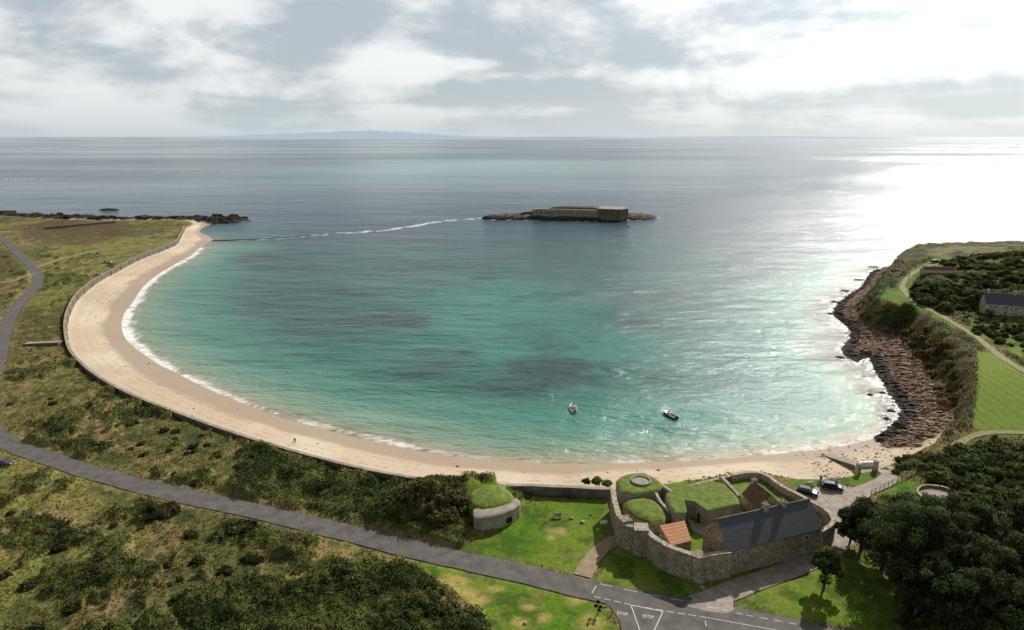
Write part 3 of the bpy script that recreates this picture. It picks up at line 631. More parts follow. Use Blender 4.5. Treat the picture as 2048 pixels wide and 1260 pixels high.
# ------------------------------------------------------------------ sea wall
e = empty('sea_wall')
w = MB(); wl = resample(WALL, 2.5); w.wall(wl, 0.9, 1.5, [5.45]*len(wl), M['concd'], 0.05, M['conc']); w.build('wall_body', e)
w = MB(); wl = resample(WALL2, 2.5); w.wall(wl, 1.0, 1.5, [6.4]*len(wl), M['concd'], 0.05, M['conc'])
for i in range(1, len(wl)-1, 3): w.box((wl[i][0], wl[i][1]-0.62, 5.2), (0.5, 0.3, 2.0), 0, M['concd'])
w.build('high_wall', e)
w = MB(); wl = resample(WALL, 2.5)
for i in range(3, len(wl)-3, 4):
    d = np.array(wl[i+1])-np.array(wl[i-1]); w.box((wl[i][0], wl[i][1], 3.4), (0.5, 1.3, 3.2), math.atan2(d[1], d[0]), M['concd'])
w.build('buttresses', e)

# ------------------------------------------------------------------ gabled houses
def gable_house(name, A, B, depth, z0, ze, zr, wm, rm, wins=(), chims=(), over=0.25):
    A = np.array(A); B = np.array(B); d = (B-A)/np.linalg.norm(B-A); nv = np.array([-d[1], d[0]]); Lh = np.linalg.norm(B-A); ang = math.atan2(d[1], d[0])
    e = empty(name); w = MB(); Cc = B+nv*depth; D = A+nv*depth; m1 = A+nv*depth/2; m2 = B+nv*depth/2
    w.face([(*A, z0), (*B, z0), (*B, ze), (*A, ze)], wm); w.face([(*Cc, z0), (*D, z0), (*D, ze), (*Cc, ze)], wm)
    w.face([(*D, z0), (*A, z0), (*A, ze), (*m1, zr), (*D, ze)], wm); w.face([(*B, z0), (*Cc, z0), (*Cc, ze), (*m2, zr), (*B, ze)], wm)
    w.build('walls', e)
    r = MB(); th = 0.14; o1 = d*over; slope = (zr-ze)/(depth/2); ov = 0.3
    for sgn, P0, P1 in ((-1, A, B), (1, D, Cc)):
        a = P0+nv*sgn*ov-o1; b2 = P1+nv*sgn*ov+o1; zz = ze-slope*ov+0.04; c2 = m2+o1; d2 = m1-o1
        r.face([(*a, zz), (*b2, zz), (*c2, zr+0.04), (*d2, zr+0.04)], rm); r.face([(*a, zz+th), (*b2, zz+th), (*c2, zr+0.04+th), (*d2, zr+0.04+th)], rm)
        r.face([(*a, zz), (*b2, zz), (*b2, zz+th), (*a, zz+th)], rm)
        r.face([(*a, zz), (*d2, zr+0.04), (*d2, zr+0.04+th), (*a, zz+th)], rm); r.face([(*b2, zz), (*c2, zr+0.04), (*c2, zr+0.04+th), (*b2, zz+th)], rm)
    mm = (m1+m2)/2; r.box((*mm, zr+0.2), (Lh+2*over, 0.25, 0.12), ang, M['concd']); r.build('roof', e)
    if wins:
        g = MB()
        for (s, z, ww, hh) in wins:
            p = A+d*s
            g.box((p[0]-nv[0]*0.02, p[1]-nv[1]*0.02, z), (ww, 0.12, hh), ang, M['white']); 
            for kx in (-1, 1): q = p+d*kx*ww*0.23; g.box((q[0]-nv[0]*0.06, q[1]-nv[1]*0.06, z), (ww*0.36, 0.08, hh*0.84), ang, M['glass'])
            g.box((p[0]-nv[0]*0.08, p[1]-nv[1]*0.08, z-hh/2-0.06), (ww+0.3, 0.28, 0.1), ang, M['stonel'])
        g.build('windows', e)
    for k, (s, hh) in enumerate(chims):
        c = MB(); p = m1+d*s; c.box((*p, zr+hh/2-0.4), (0.7, 0.9, hh+0.8), ang, M['stonel']); c.box((*p, zr+hh+0.05), (0.85, 1.05, 0.14), ang, M['conc'])
        for q in (-0.25, 0.25): qq = p+nv*q; c.cyl(qq, 0.13, zr+hh+0.1, zr+hh+0.6, M['terracotta'], 8, 0.1)
        c.build('chimney_%d' % (k+1), e)
    return e
A = np.array(P(1460,1099,9.4)); B = np.array(P(1643,1055,9.4))
gable_house('stone_house', A, B, 7.2, 4.3, 9.4, 12.8, M['stone'], M['slate'], wins=[(2.6,8.3,1.0,1.1),(15.8,8.2,1.0,1.0),(9.5,6.6,0.35,0.7)], chims=[(9.6,1.0),(13.4,0.8)])
gable_house('derelict_cottage', P(1486,986,7.2), P(1520,1014,7.2), 4.2, 4.5, 7.2, 9.4, M['stonel'], M['oldroof'], chims=[(0.3,0.5)], over=0.0)
hx = G(1968,632,12); zz = gz(*hx)
gable_house('cottage_row', hx, (hx[0]+26, hx[1]-9), 7, zz-1.5, zz+4.8, zz+7.8, M['stonel'], M['slate'], wins=[(3+i*3.2, zz+zq, 1.2, 1.2) for i in range(7) for zq in (1.6, 3.6)], chims=[(1,1.1),(9,1.1),(17,1.1)])
hx = G(1852,556,10); zz = gz(*hx)
gable_house('small_bungalow', hx, (hx[0]+13, hx[1]-1.0), 6, zz-1, zz+2.4, zz+4.4, M['stonel'], M['oldroof'], wins=[(3,zz+1.3,1.0,0.9),(9,zz+1.3,1.2,0.9)])

# ------------------------------------------------------------------ the walled fort (nunnery)
e = empty('walled_roman_fort')
w = MB(); ZT = 9.2
def W(px, z, th, z0=4.2, m=None, jit=0.05, step=1.5):
    l = resample(catmull(PL(px, z), 1.2), step); w.wall(l, th, z0, [z]*len(l), m or M['stone'], jit, M['stonel'])
W([(1226,980),(1230,1003),(1238,1030)], 9.0, 1.0)
W([(1238,1030),(1243,1043),(1258,1050),(1270,1052)], 9.3, 1.0)
W([(1292,1056),(1304,1070),(1335,1090),(1386,1108)], ZT, 1.0)
W([(1410,1109),(1462,1102)], ZT, 0.9)
W([(1643,1060),(1658,1052),(1668,1040),(1662,1028),(1650,1016)], 8.6, 0.8)
W([(1650,1016),(1605,992),(1560,969),(1540,953),(1524,945),(1500,943),(1465,949)], 7.4, 0.8, m=M['stonel'])
W([(1465,949),(1430,958),(1400,965),(1345,983)], 6.8, 0.7, m=M['stonel'])
W([(1345,983),(1325,970),(1308,954)], 7.2, 0.6, m=M['stonel'])
W([(1442,952),(1460,970),(1478,990)], 7.8, 0.6, m=M['stonel'])
W([(1312,985),(1320,1000),(1336,1018)], 7.3, 0.5, m=M['stonel'])
w.build('perimeter_wall', e)
w = MB()
c1 = P(1282,1054,9.3); w.prism([(c1[0]-1.4,c1[1]-1.3),(c1[0]+1.1,c1[1]-1.5),(c1[0]+1.4,c1[1]+1.0),(c1[0]-1.1,c1[1]+1.2)], 4.2, 9.5, M['stone'], M['stonel'])
c1 = P(1398,1107,9.3); w.cyl(c1, 1.3, 4.2, 9.25, M['stone'], 16, 1.2)
c1 = P(1250,1040,9.3); w.box((c1[0], c1[1], 7.0), (2.0, 2.0, 5.3), 0.3, M['stone'])
w.build('bastions', e)
w = MB()
w.prism(PL([(1232,962),(1240,954),(1252,949),(1270,946),(1290,946),(1308,955),(1322,966),(1328,973),(1318,980),(1305,984),(1265,990),(1240,984)], 7.2), 4.0, 7.1, M['conc'], M['grass'], 0.15, 0.3)
w.prism(PL([(1246,1002),(1262,995),(1288,992),(1305,996),(1316,1003),(1328,1015),(1333,1028),(1328,1040),(1300,1044),(1270,1032),(1254,1018)], 7.0), 4.0, 6.5, M['stonel'], M['grass'], 0.3, 0.55)
w.prism(PL([(1331,987),(1345,979),(1362,973),(1425,961),(1448,967),(1465,983),(1478,997),(1479,1008),(1414,1022),(1388,1004),(1366,1001),(1372,1026),(1352,1028),(1337,1010)], 7.9), 4.0, 7.75, M['conc'], M['grass'], 0.08, 0.22)
w.prism(PL([(1440,958),(1500,948),(1524,950),(1560,974),(1645,1016),(1655,1028),(1640,1040),(1560,1010),(1490,1000),(1462,975)], 6.0), 4.0, 5.9, M['stonel'], M['grass'], 0.1, 0.15)
w.build('grassed_casemates', e)
w = MB(); c1 = P(1282,957,8.0); n_ = 24
ring = [(c1[0]+1.9*math.cos(2*math.pi*i/n_), c1[1]+1.9*math.sin(2*math.pi*i/n_)) for i in range(n_+1)]
w.wall(ring, 0.3, 6.9, 7.75, M['conc']); w.cyl(c1, 1.7, 6.9, 7.5, M['gravel'], 20); w.build('gun_pit', e)
w = MB(); a1, a2, a3, a4 = PL([(1319,1057),(1369,1047),(1383,1077),(1343,1087)], 7.3)
w.prism([a4, a3, a2, a1], 4.3, [6.9, 6.9, 7.9, 7.9], M['stonel'], M['orange']); w.build('tiled_outhouse', e)
w = MB()
for (u, v) in [(1452,1016), (1400,1030)]:
    x, y = P(u, v, 6); w.box((x, y, 5.4), (0.9, 0.3, 1.9), 0.4, M['dark'])
for i in range(6):
    x, y = P(1445+i*4, 985+i*3, 6.5); w.box((x, y, 7.75-i*0.3), (1.2, 0.7, 0.3), -0.6, M['conc'])
w.build('steps', e)
w = MB()
w.prism(PL([(1372,1035),(1400,1050),(1440,1040),(1480,1022),(1500,1030),(1450,1060),(1400,1070),(1385,1060)], 4.6), 4.3, 4.75, M['gravel'], M['gravel']); w.build('yard_paving', e)

# concrete bunker with grass mound
e = empty('concrete_bunker'); w = MB()
bp = PL([(950,1012),(946,1024),(948,1034),(962,1037),(985,1033),(1006,1028),(1026,1019),(1039,1010),(1041,1003),(1034,997),(1000,1000)], 7.3)
w.prism(bp, 4.0, 7.3, M['conc'], M['conc'], 0.2, 0.2); w.build('casemate', e)
w = MB(); top = PL([(930,995),(940,980),(955,972),(985,968),(1008,972),(1022,984),(1031,999),(1024,1007),(1008,1012),(985,1018),(962,1021),(940,1014)], 7.5); w.prism(top, 4.0, 7.35, M['grass'], M['grass'], 0.6, 0.8); ob = w.build('turf_cover', e); ob.data.polygons.foreach_set('use_smooth', [True]*len(ob.data.polygons))
w = MB()
for (u, v, ww, aa) in [(1012,1041,2.2,.45), (975,1050,1.2,.15)]:
    x, y = P(u, v, 5.6); w.box((x, y+0.35, 5.5), (ww, 0.8, 1.0), aa, M['dark'])
w.build('embrasure', e)

# ring emplacement on the right
e = empty('gun_emplacement'); w = MB(); c1 = G(1882,998); zc = gz(*c1)
w.cyl(c1, 4.0, zc-0.6, zc+0.3, M['gravel'], 28); ring = [(c1[0]+4.2*math.cos(math.radians(a)), c1[1]+4.2*math.sin(math.radians(a))) for a in range(-10, 195, 9)]
w.wall(ring, 0.4, zc-0.8, zc+0.9, M['stone'], 0.05, M['stonel']); w.build('ring_wall', e)

# slipway + gate piers
w = MB(); a1, a2, a3, a4 = P(1640,908,0.5), P(1710,934,2.8), P(1722,926,2.8), P(1662,905,0.5)
w.face([(*a1,0.4),(*a4,0.4),(*a3,3.2),(*a2,3.2)], M['conc']); w.face([(*a1,-1),(*a2,-1),(*a2,3.2),(*a1,0.4)], M['concd']); w.face([(*a4,-1),(*a3,-1),(*a3,3.2),(*a4,0.4)], M['concd'])
w.prism([a2, P(1715,948,4.3), P(1760,944,4.3), P(1745,926,3.2), a3], 1, [3.2,4.45,4.45,3.6,3.2], M['conc']); w.build('slipway')
w = MB()
for (u, v) in [(1716,945), (1750,940)]:
    x, y = P(u, v, 4.5); w.box((x, y, 5.3), (0.7, 0.9, 2.6), 0.2, M['stonel']); w.box((x, y, 6.65), (0.9, 1.1, 0.12), 0.2, M['conc'])
x, y = P(1733,930,4.5); w.box((x, y, 4.7), (3.4, 0.4, 1.2), 0.05, M['white']); w.build('slipway_gate_piers')

# old structures on the left heath
w = MB(); l = PL([(88,457),(230,445)], 5); w.wall(resample(l, 4), 1.2, 3.5, [6.2]*len(resample(l, 4)), M['concd'], 0.1, M['conc']); w.build('anti_tank_wall')
w = MB(); x, y = G(92,688); w.prism([(x-6,y-3),(x+5,y-1),(x+5,y+1.5),(x-6,y-.5)], 4, 5.4, M['concd'], M['conc']); w.build('concrete_blockhouse')

# fence beside the slipway lane
w = MB(); fl = resample(GL([(1742,990),(1785,968),(1832,950)]), 1.6)
for i, p in enumerate(fl):
    z = gz(*p); w.box((p[0], p[1], z+0.55), (0.1, 0.1, 1.1), 0, M['wood'])
    if i:
        q = fl[i-1]; a = math.atan2(p[1]-q[1], p[0]-q[0])
        for hh in (0.45, 0.95): w.box(((p[0]+q[0])/2, (p[1]+q[1])/2+0.07, z+hh), (math.dist(p, q), 0.04, 0.1), a, M['wood'])
w.build('wooden_fence')

# ------------------------------------------------------------------ vehicles, boats, furniture
def car(u, v, rot, paint):
    x, y = G(u, v); e = empty('parked_car', (x, y, gz(x, y)+0.03), rot)
    prof = [(-2.05,.32),(-2.1,.6),(-2.02,.88),(-1.5,.95),(1.0,.95),(1.75,.82),(2.08,.66),(2.1,.32)]
    w = MB()
    for i in range(len(prof)):
        a = prof[i]; b2 = prof[(i+1) % len(prof)]; w.face([(a[0],-.85,a[1]),(b2[0],-.85,b2[1]),(b2[0],.85,b2[1]),(a[0],.85,a[1])], paint)
    for s in (-.85,.85): w.face([(p[0], s, p[1]) for p in prof], paint)
    w.build('body', e, bevel=0.06)
    w = MB(); lo = [(-1.9,-.8),(1.05,-.8),(1.05,.8),(-1.9,.8)]; hi = [(-1.5,-.62),(0.35,-.62),(0.35,.62),(-1.5,.62)]
    for i in range(4): w.face([(*lo[i],.94),(*lo[(i+1)%4],.94),(*hi[(i+1)%4],1.42),(*hi[i],1.42)], M['glass'])
    w.build('windows', e)
    w = MB(); w.box((-0.58,0,1.44),(1.95,1.3,.06),0,paint)
    for px in (-0.6,): 
        for s in (-1,1): w.face([(px-.06,s*.81,.94),(px+.06,s*.81,.94),(px+.06,s*.64,1.42),(px-.06,s*.64,1.42)], paint)
    w.build('roof', e, bevel=0.03)
    w = MB()
    for wx in (-1.3,1.3):
        for s in (-1,1):
            n_=14; a=[(wx+.32*math.cos(2*math.pi*i/n_), s*.88, .32+.32*math.sin(2*math.pi*i/n_)) for i in range(n_)]; b2=[(p[0], s*.66, p[2]) for p in a]
            for i in range(n_): w.face([a[i],a[(i+1)%n_],b2[(i+1)%n_],b2[i]], M['tyre'])
            w.face(a, M['tyre']); h=[(wx+(p[0]-wx)*.55, s*.89, .32+(p[2]-.32)*.55) for p in a]; w.face(h, M['cwhite'])
    w.build('wheels', e)
    w = MB()
    for s in (-.62,.62): w.box((2.07,s,.66),(.1,.3,.14),0,M['white']); w.box((-2.09,s,.75),(.06,.25,.16),0,M['cloth2'])
    w.build('lights', e)
car(1614,988,-0.5,M['cblue']); car(1664,978,-0.35,M['cblue']); car(1870,526,0.1,M['cgrey']); car(6,931,0.1,M['cgrey']); car(216,526,0.1,M['cwhite'])

def boat(name, u, v, rot, L_, hull, inner):
    x, y = P(u, v, 0); e = empty(name, (x, y, 0), rot); w = MB(); n_ = 12; secs = []
    for i in range(n_+1):
        f = i/n_; xx = -L_/2+L_*f; hw = 0.95*(1-max(0, (f-.5)/.5)**2.2)*(0.88+0.12*min(1, f*4)); zt = .62+.28*f*f
        if i == n_: hw = 0.02
        secs.append([(xx, -hw, zt), (xx, -hw*.75, .0), (xx, 0, -.25), (xx, hw*.75, .0), (xx, hw, zt)])
    for a, b2 in zip(secs[:-1], secs[1:]):
        for k in range(4): w.face([a[k], b2[k], b2[k+1], a[k+1]], hull)
    w.face(secs[0], hull); w.build('hull', e)
    w = MB(); lip = [[(s[0][0], s[0][1], s[0][2]+.01), (s[0][0], s[0][1]*.86, s[0][2]+.01), (s[0][0], s[4][1]*.86, s[4][2]+.01), (s[4][0], s[4][1], s[4][2]+.01)] for s in secs]
    for i in range(n_):
        a, b2 = lip[i], lip[i+1]; w.face([a[0], b2[0], b2[1], a[1]], M['white']); w.face([a[2], b2[2], b2[3], a[3]], M['white'])
        if i > 7: w.face([a[1], b2[1], b2[2], a[2]], M['white'])
        else: w.face([(a[1][0],a[1][1],.25),(b2[1][0],b2[1][1],.25),(b2[2][0],b2[2][1],.25),(a[2][0],a[2][1],.25)], inner); w.face([a[1],b2[1],(b2[1][0],b2[1][1],.25),(a[1][0],a[1][1],.25)], inner); w.face([a[2],b2[2],(b2[2][0],b2[2][1],.25),(a[2][0],a[2][1],.25)], inner)
    w.build('deck', e)
    w = MB(); w.box((L_*.02,0,.7),(.7,.8,.9),0,M['white']); w.box((L_*.02+.3,0,1.3),(.06,.8,.4),0,M['glass'])
    for s in (-.28,-.1): w.box((L_*s,0,.48),(.35,1.3,.08),0,M['wood'])
    w.build('console', e)
    w = MB(); w.box((-L_/2-.2,0,.75),(.4,.35,.55),0,M['tyre']); w.box((-L_/2-.2,0,.1),(.15,.12,1.0),0,M['tyre']); w.build('outboard_motor', e)
boat('motor_boat',1146,819,math.radians(95),5.2,M['white'],M['conc']); boat('motor_boat',1340,832,math.radians(118),5.4,M['hullgrey'],M['hullgrey'])

def person(u, v, rot, top, h=1.75):
    x, y = G(u, v, 2.0); k = h/1.75
    J = [(0,0,.95),(0,0,1.2),(0,0,1.45),(0,.01,1.56),(0,.03,1.68),(-.19,0,1.42),(-.26,.04,1.15),(-.24,.2,.92),(.19,0,1.42),(.27,-.05,1.15),(.25,.02,.9),
         (-.1,0,.9),(-.12,.16,.5),(-.12,.1,.06),(-.12,.26,.04),(.1,0,.9),(.12,-.08,.5),(.12,-.3,.1),(.12,-.18,.04)]
    E = [(0,1),(1,2),(2,3),(3,4),(2,5),(5,6),(6,7),(2,8),(8,9),(9,10),(0,11),(11,12),(12,13),(13,14),(0,15),(15,16),(16,17),(17,18)]
    R = [.15,.16,.15,.06,.11,.08,.055,.04,.08,.055,.04,.11,.075,.05,.045,.11,.075,.05,.045]
    me = bpy.data.meshes.new('person'); me.from_pydata([(a*k,b_*k,c*k) for a, b_, c in J], E, []); o = bpy.data.objects.new('person', me); bpy.context.collection.objects.link(o)
    md = o.modifiers.new('s', 'SKIN'); 
    for i, r in enumerate(R): me.skin_vertices[0].data[i].radius = (r, r*0.85); me.skin_vertices[0].data[i].use_root = (i == 0)
    o.modifiers.new('d', 'SUBSURF').levels = 1
    dg = bpy.context.evaluated_depsgraph_get(); m2 = bpy.data.meshes.new_from_object(o.evaluated_get(dg)); o.modifiers.clear(); o.data = m2
    m2.materials.clear()
    for mm in (M['cloth'], top, M['skin']): m2.materials.append(mm)
    for p in m2.polygons:
        z = p.center.z/k; p.material_index = 2 if z > 1.52 else (1 if z > .95 else 0); p.use_smooth = True
    o.location = (x, y, gz(x, y)+0.02); o.rotation_euler = (0, 0, rot)
person(590,888,1.2,M['cloth']); person(1652,974,0.4,M['cloth2']); person(1640,972,2.4,M['cloth']); person(1603,978,1.0,M['white']); person(244,515,0.3,M['cloth'])

def table(u, v, rot):
    x, y = G(u, v); w = MB(); w.box((0,0,.74),(1.8,.75,.06),0,M['wood'])
    for s in (-.7,.7): w.box((0,s,.44),(1.8,.26,.05),0,M['wood'])
    for s in (-.65,.65): w.box((s,0,.4),(.09,1.5,.09),0,M['wood']); w.box((s,.3,.36),(.08,.08,.72),0,M['wood']); w.box((s,-.3,.36),(.08,.08,.72),0,M['wood'])
    w.build('picnic_table', None, (x, y, gz(x, y)), rot)
table(1620,970,.3); table(1645,966,.2); table(1668,962,.1)
w = MB(); x, y = G(1115,1036); w.box((x,y,4.95),(1.6,.5,.1),0,M['stonel']); w.box((x-.6,y,4.7),(.2,.4,.5),0,M['stonel']); w.box((x+.6,y,4.7),(.2,.4,.5),0,M['stonel']); w.box((x,y+.25,5.2),(1.6,.1,.45),0,M['stonel']); w.build('stone_bench')
w = MB(); x, y = G(1207,1053); w.box((x-.5,y,5.0),(.08,.08,1.2),0,M['wood']); w.box((x+.5,y,5.0),(.08,.08,1.2),0,M['wood']); w.box((x,y-.06,5.5),(1.3,.06,.7),0,M['white']); w.build('information_board')
w = MB(); x, y = G(90,975)
for dx in (-1.5,1.5):
    for dy in (-.6,.6): w.box((x+dx,y+dy,5.3),(.08,.08,1.7),0,M['steel'])
for dy in (-.6,.6): w.box((x,y+dy,6.15),(3.08,.08,.08),0,M['steel']); w.box((x,y+dy,4.6),(3.08,.06,.06),0,M['steel'])
for dx in (-1.5,1.5): w.box((x+dx,y,6.15),(.08,1.2,.08),0,M['steel'])
w.build('metal_frame')
for (u, v) in [(1817,560),(1907,530)]:
    w = MB(); x, y = G(u, v); z = gz(x, y); w.cyl((x,y),.14,z-.3,z+7,M['wood'],8,.1); w.box((x,y,z+6.6),(1.4,.1,.12),0,M['wood']); w.build('utility_pole')
for (u, v) in [(1143,1037),(1165,1045),(1182,1030),(1196,1060),(1405,1175),(1050,1247),(1408,953),(1418,955),(1440,951)]:
    x, y = G(u, v); sz = random.uniform(.25,.5)
    me = bpy.data.meshes.new('boulder'); bm = bmesh.new(); bmesh.ops.create_icosphere(bm, subdivisions=2, radius=sz)
    for q in bm.verts: q.co *= random.uniform(.8,1.15); q.co.z *= .7
    bm.to_mesh(me); bm.free(); me.materials.append(M['stonel']); o = bpy.data.objects.new('boulder', me); o.location = (x, y, gz(x, y)+.1); bpy.context.collection.objects.link(o)

# ------------------------------------------------------------------ vegetation
def quads(Cn, Nn, size, aspect=1.0):
    n = len(Cn); Nn = Nn/(np.linalg.norm(Nn, axis=1, keepdims=True)+1e-9)
    r = rng.normal(size=(n, 3)); T = np.cross(Nn, r); T /= np.linalg.norm(T, axis=1, keepdims=True)+1e-9; Bv = np.cross(Nn, T)
    s = (size*rng.uniform(.6, 1.3, n))[:, None]
    V = np.stack([Cn-T*s-Bv*s*aspect*.6, Cn+T*s*.8-Bv*s*aspect*.5, Cn+T*s+Bv*s*aspect*.6, Cn-T*s*.7+Bv*s*aspect], 1).reshape(-1, 3)
    return V, np.arange(4*n).reshape(n, 4)
gidx = np.where(up & (Y > 75) & (Y < 330) & (dr > 0.05) & (SU > 1) & (np.abs(X) < 0.95*Y+25))[0]
lw_g = lawn[gidx]; br_g = bram[gidx]
pk = gidx[(rng.random(len(gidx)) < np.where(br_g > .5, 0.0, 0.62)*(1-lw_g)*(0.35+0.65*(n2[gidx] > .46)))]
n = len(pk); base = np.stack([X[pk], Y[pk], Z[pk]], 1)+np.concatenate([rng.uniform(-.2, .2, (n, 2)), np.full((n, 1), -.03)], 1)
hgt = rng.uniform(.15, .5, n)*(0.6+0.9*n2[pk]); ang_ = rng.uniform(0, math.pi, n); tx = np.stack([np.cos(ang_), np.sin(ang_), 0*ang_], 1)*(rng.uniform(.06, .2, n)[:, None]*(1+Y[pk][:, None]/250))
lean = np.concatenate([rng.uniform(-.2, .2, (n, 2)), hgt[:, None]], 1)
V = np.stack([base-tx, base+tx, base+tx*.35+lean, base-tx*.35+lean], 1).reshape(-1, 3)
cc = col[pk]*rng.uniform(.75, 1.7, (n, 1))*np.array([1.1, 1.0, .85]); cc = np.repeat(cc, 4, 0)
new_mesh_np('rough_grass', V, np.arange(4*n).reshape(n, 4), cc, [M['leaf']])
pk = gidx[br_g > .4]; pk = np.concatenate([pk, pk[Y[pk] < 190]]); n = len(pk)
base = np.stack([X[pk], Y[pk], Z[pk]], 1)+np.concatenate([rng.uniform(-.25, .25, (n, 2)), rng.uniform(-.02, .38, (n, 1))], 1)
V, Fc = quads(base, rng.normal(size=(n, 3))+np.array([0,-.2,.9]), .12+Y[pk]/1500)
tint = rng.random((n, 1)); cc = col[pk]*(0.55+1.2*rng.random((n, 1)))+np.where(tint > .93, 1, 0)*np.array([.08,.05,.015])+np.where(tint < .12, 1, 0)*np.array([.045,.065,.01]); cc = np.repeat(cc, 4, 0)
new_mesh_np('bramble_thicket', V, Fc, cc, [M['leaf']])

def bushes(name, items, colr=(0.045,0.07,0.017)):
    Vs = []; Cs = []; Fs = []; off = 0
    for (x, y, z, r, h) in items:
        nl = int(260*max(.5, r*r/1.5)); nl = min(nl, 1400)
        dvec = rng.normal(size=(nl, 3)); dvec[:, 2] = np.abs(dvec[:, 2])*1.0-.1; dvec /= np.linalg.norm(dvec, axis=1, keepdims=True)
        ph = rng.uniform(0, 6, 3); lump = 1+.22*np.sin(dvec[:, 0]*5+ph[0])*np.sin(dvec[:, 1]*5+ph[1])+.15*np.sin(dvec[:, 2]*8+ph[2])
        rad = lump*rng.uniform(.8, 1.08, nl)
        Cn = np.array([x, y, z])+dvec*rad[:, None]*np.array([r, r, h])
        V, Fq = quads(Cn, dvec+rng.normal(size=(nl, 3))*.5, .11+.04*r+y/1600)
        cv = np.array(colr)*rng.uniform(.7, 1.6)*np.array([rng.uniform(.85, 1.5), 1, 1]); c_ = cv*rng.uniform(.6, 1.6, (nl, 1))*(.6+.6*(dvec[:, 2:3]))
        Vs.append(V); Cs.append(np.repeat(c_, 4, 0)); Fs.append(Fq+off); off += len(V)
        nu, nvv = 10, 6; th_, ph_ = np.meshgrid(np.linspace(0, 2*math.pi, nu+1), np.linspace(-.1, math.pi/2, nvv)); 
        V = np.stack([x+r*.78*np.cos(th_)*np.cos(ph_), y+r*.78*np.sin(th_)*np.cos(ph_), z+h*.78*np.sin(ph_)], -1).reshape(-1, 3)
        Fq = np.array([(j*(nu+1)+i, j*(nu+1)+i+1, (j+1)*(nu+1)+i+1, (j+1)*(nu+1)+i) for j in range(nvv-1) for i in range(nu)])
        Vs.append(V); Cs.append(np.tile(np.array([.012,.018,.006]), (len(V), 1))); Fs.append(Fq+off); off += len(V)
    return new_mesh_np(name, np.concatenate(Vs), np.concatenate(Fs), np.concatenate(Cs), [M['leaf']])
def scatter_poly(poly, n, rmin, rmax, hf=1.0):
    poly = GL(poly); xs = [p[0] for p in poly]; ys_ = [p[1] for p in poly]; out = []
    xx = rng.uniform(min(xs), max(xs), n*6); yy = rng.uniform(min(ys_), max(ys_), n*6); ok = inside(xx, yy, poly); xx = xx[ok][:n]; yy = yy[ok][:n]; zz = base_h(xx, yy)[0]
    for x, y, z in zip(xx, yy, zz): r = rng.uniform(rmin, rmax); out.append((x, y, z, r, r*hf*rng.uniform(.8, 1.2)))
    return out
it = [(MOUND[0]+6.8*math.cos(a_)*q_, MOUND[1]+6.2*math.sin(a_)*q_) for a_, q_ in zip(rng.uniform(0, 6.28, 75), rng.random(75)**.5*1.15)]
it = [(x, y, gz(x, y), rng.uniform(.7, 1.8)) for x, y in it if math.dist((x, y), MOUND2) > 6]
bushes('bramble_mound', [(x, y, z-.2, r, r*.9) for x, y, z, r in it], colr=(.07,.072,.025))
it = scatter_poly([(400,1200),(480,1150),(640,1140),(760,1125),(880,1180),(980,1235),(960,1270),(400,1270)], 80, .6, 1.6, .7); bushes('bramble_bushes', [(x, y, z-.4, r, h) for x, y, z, r, h in it], colr=(.055,.08,.02))
it = scatter_poly([(0,1000),(560,1080),(560,1150),(380,1230),(200,1260),(0,1260)], 30, .5, 1.3, .6)+scatter_poly([(10,780),(200,800),(560,920),(540,1000),(200,930),(10,860)], 36, .4, 1.1, .6)
it += [(*G(310,1030), 4.3, 2.6, 1.9), (*G(335,1025), 4.3, 2.2, 1.7), (*G(470,1060), 4.3, 2.0, 1.2), (*G(585,1092), 4.3, 1.6, 1.5), (*G(490,1055), 4.3, 2.0, 1.0)]
bushes('scrub_bushes', it, colr=(.05,.055,.018))
it = scatter_poly([(1825,925),(1890,905),(1960,905),(2060,905),(2060,1000),(1985,1000),(1920,985),(1850,955)], 90, 1.0, 2.4, .9); it += scatter_poly([(1920,990),(2060,1010),(2060,1080),(1960,1060),(1900,1020)], 26, 1.2, 2.6, 1.0)
it += scatter_poly([(1800,905),(1830,915),(1850,935),(1790,950)], 10, .6, 1.2, .8)
bushes('hedge_thicket', it)
it = scatter_poly([(1825,580),(1880,568),(1985,590),(1970,620),(1900,625),(1840,605)], 46, 1.6, 3.6, .9)+scatter_poly([(1880,530),(1960,512),(2060,512),(2060,590),(1960,575),(1900,555)], 90, 1.2, 3.2, .6)
it += scatter_poly([(1920,645),(2060,660),(2060,715),(1985,690)], 28, .7, 1.6, 1.0)
bushes('headland_bushes', it, colr=(.06,.08,.022))
it = scatter_poly([(1800,660),(1850,645),(1900,690),(1935,770),(1930,840),(1895,830),(1890,790),(1830,710)], 120, .8, 2.2, .7)+scatter_poly([(1715,610),(1770,605),(1840,630),(1790,655),(1730,648)], 40, .8, 1.8, .6)+scatter_poly([(1755,570),(1795,530),(1830,522),(1810,550),(1780,580)], 24, .8, 1.8, .6)
bushes('cliff_scrub', [(x, y, z-.5, r, h) for x, y, z, r, h in it], colr=(.105,.09,.035))
it = [(*G(u, v), 4.4, r, h) for u, v, r, h in [(1212,986,1.0,.9),(1192,985,1.0,1.1),(1172,985,.8,.8),(1015,990,.8,.8),(1400,1110,.6,.5)]]
bushes('garden_shrubs', it, colr=(.08,.14,.02))

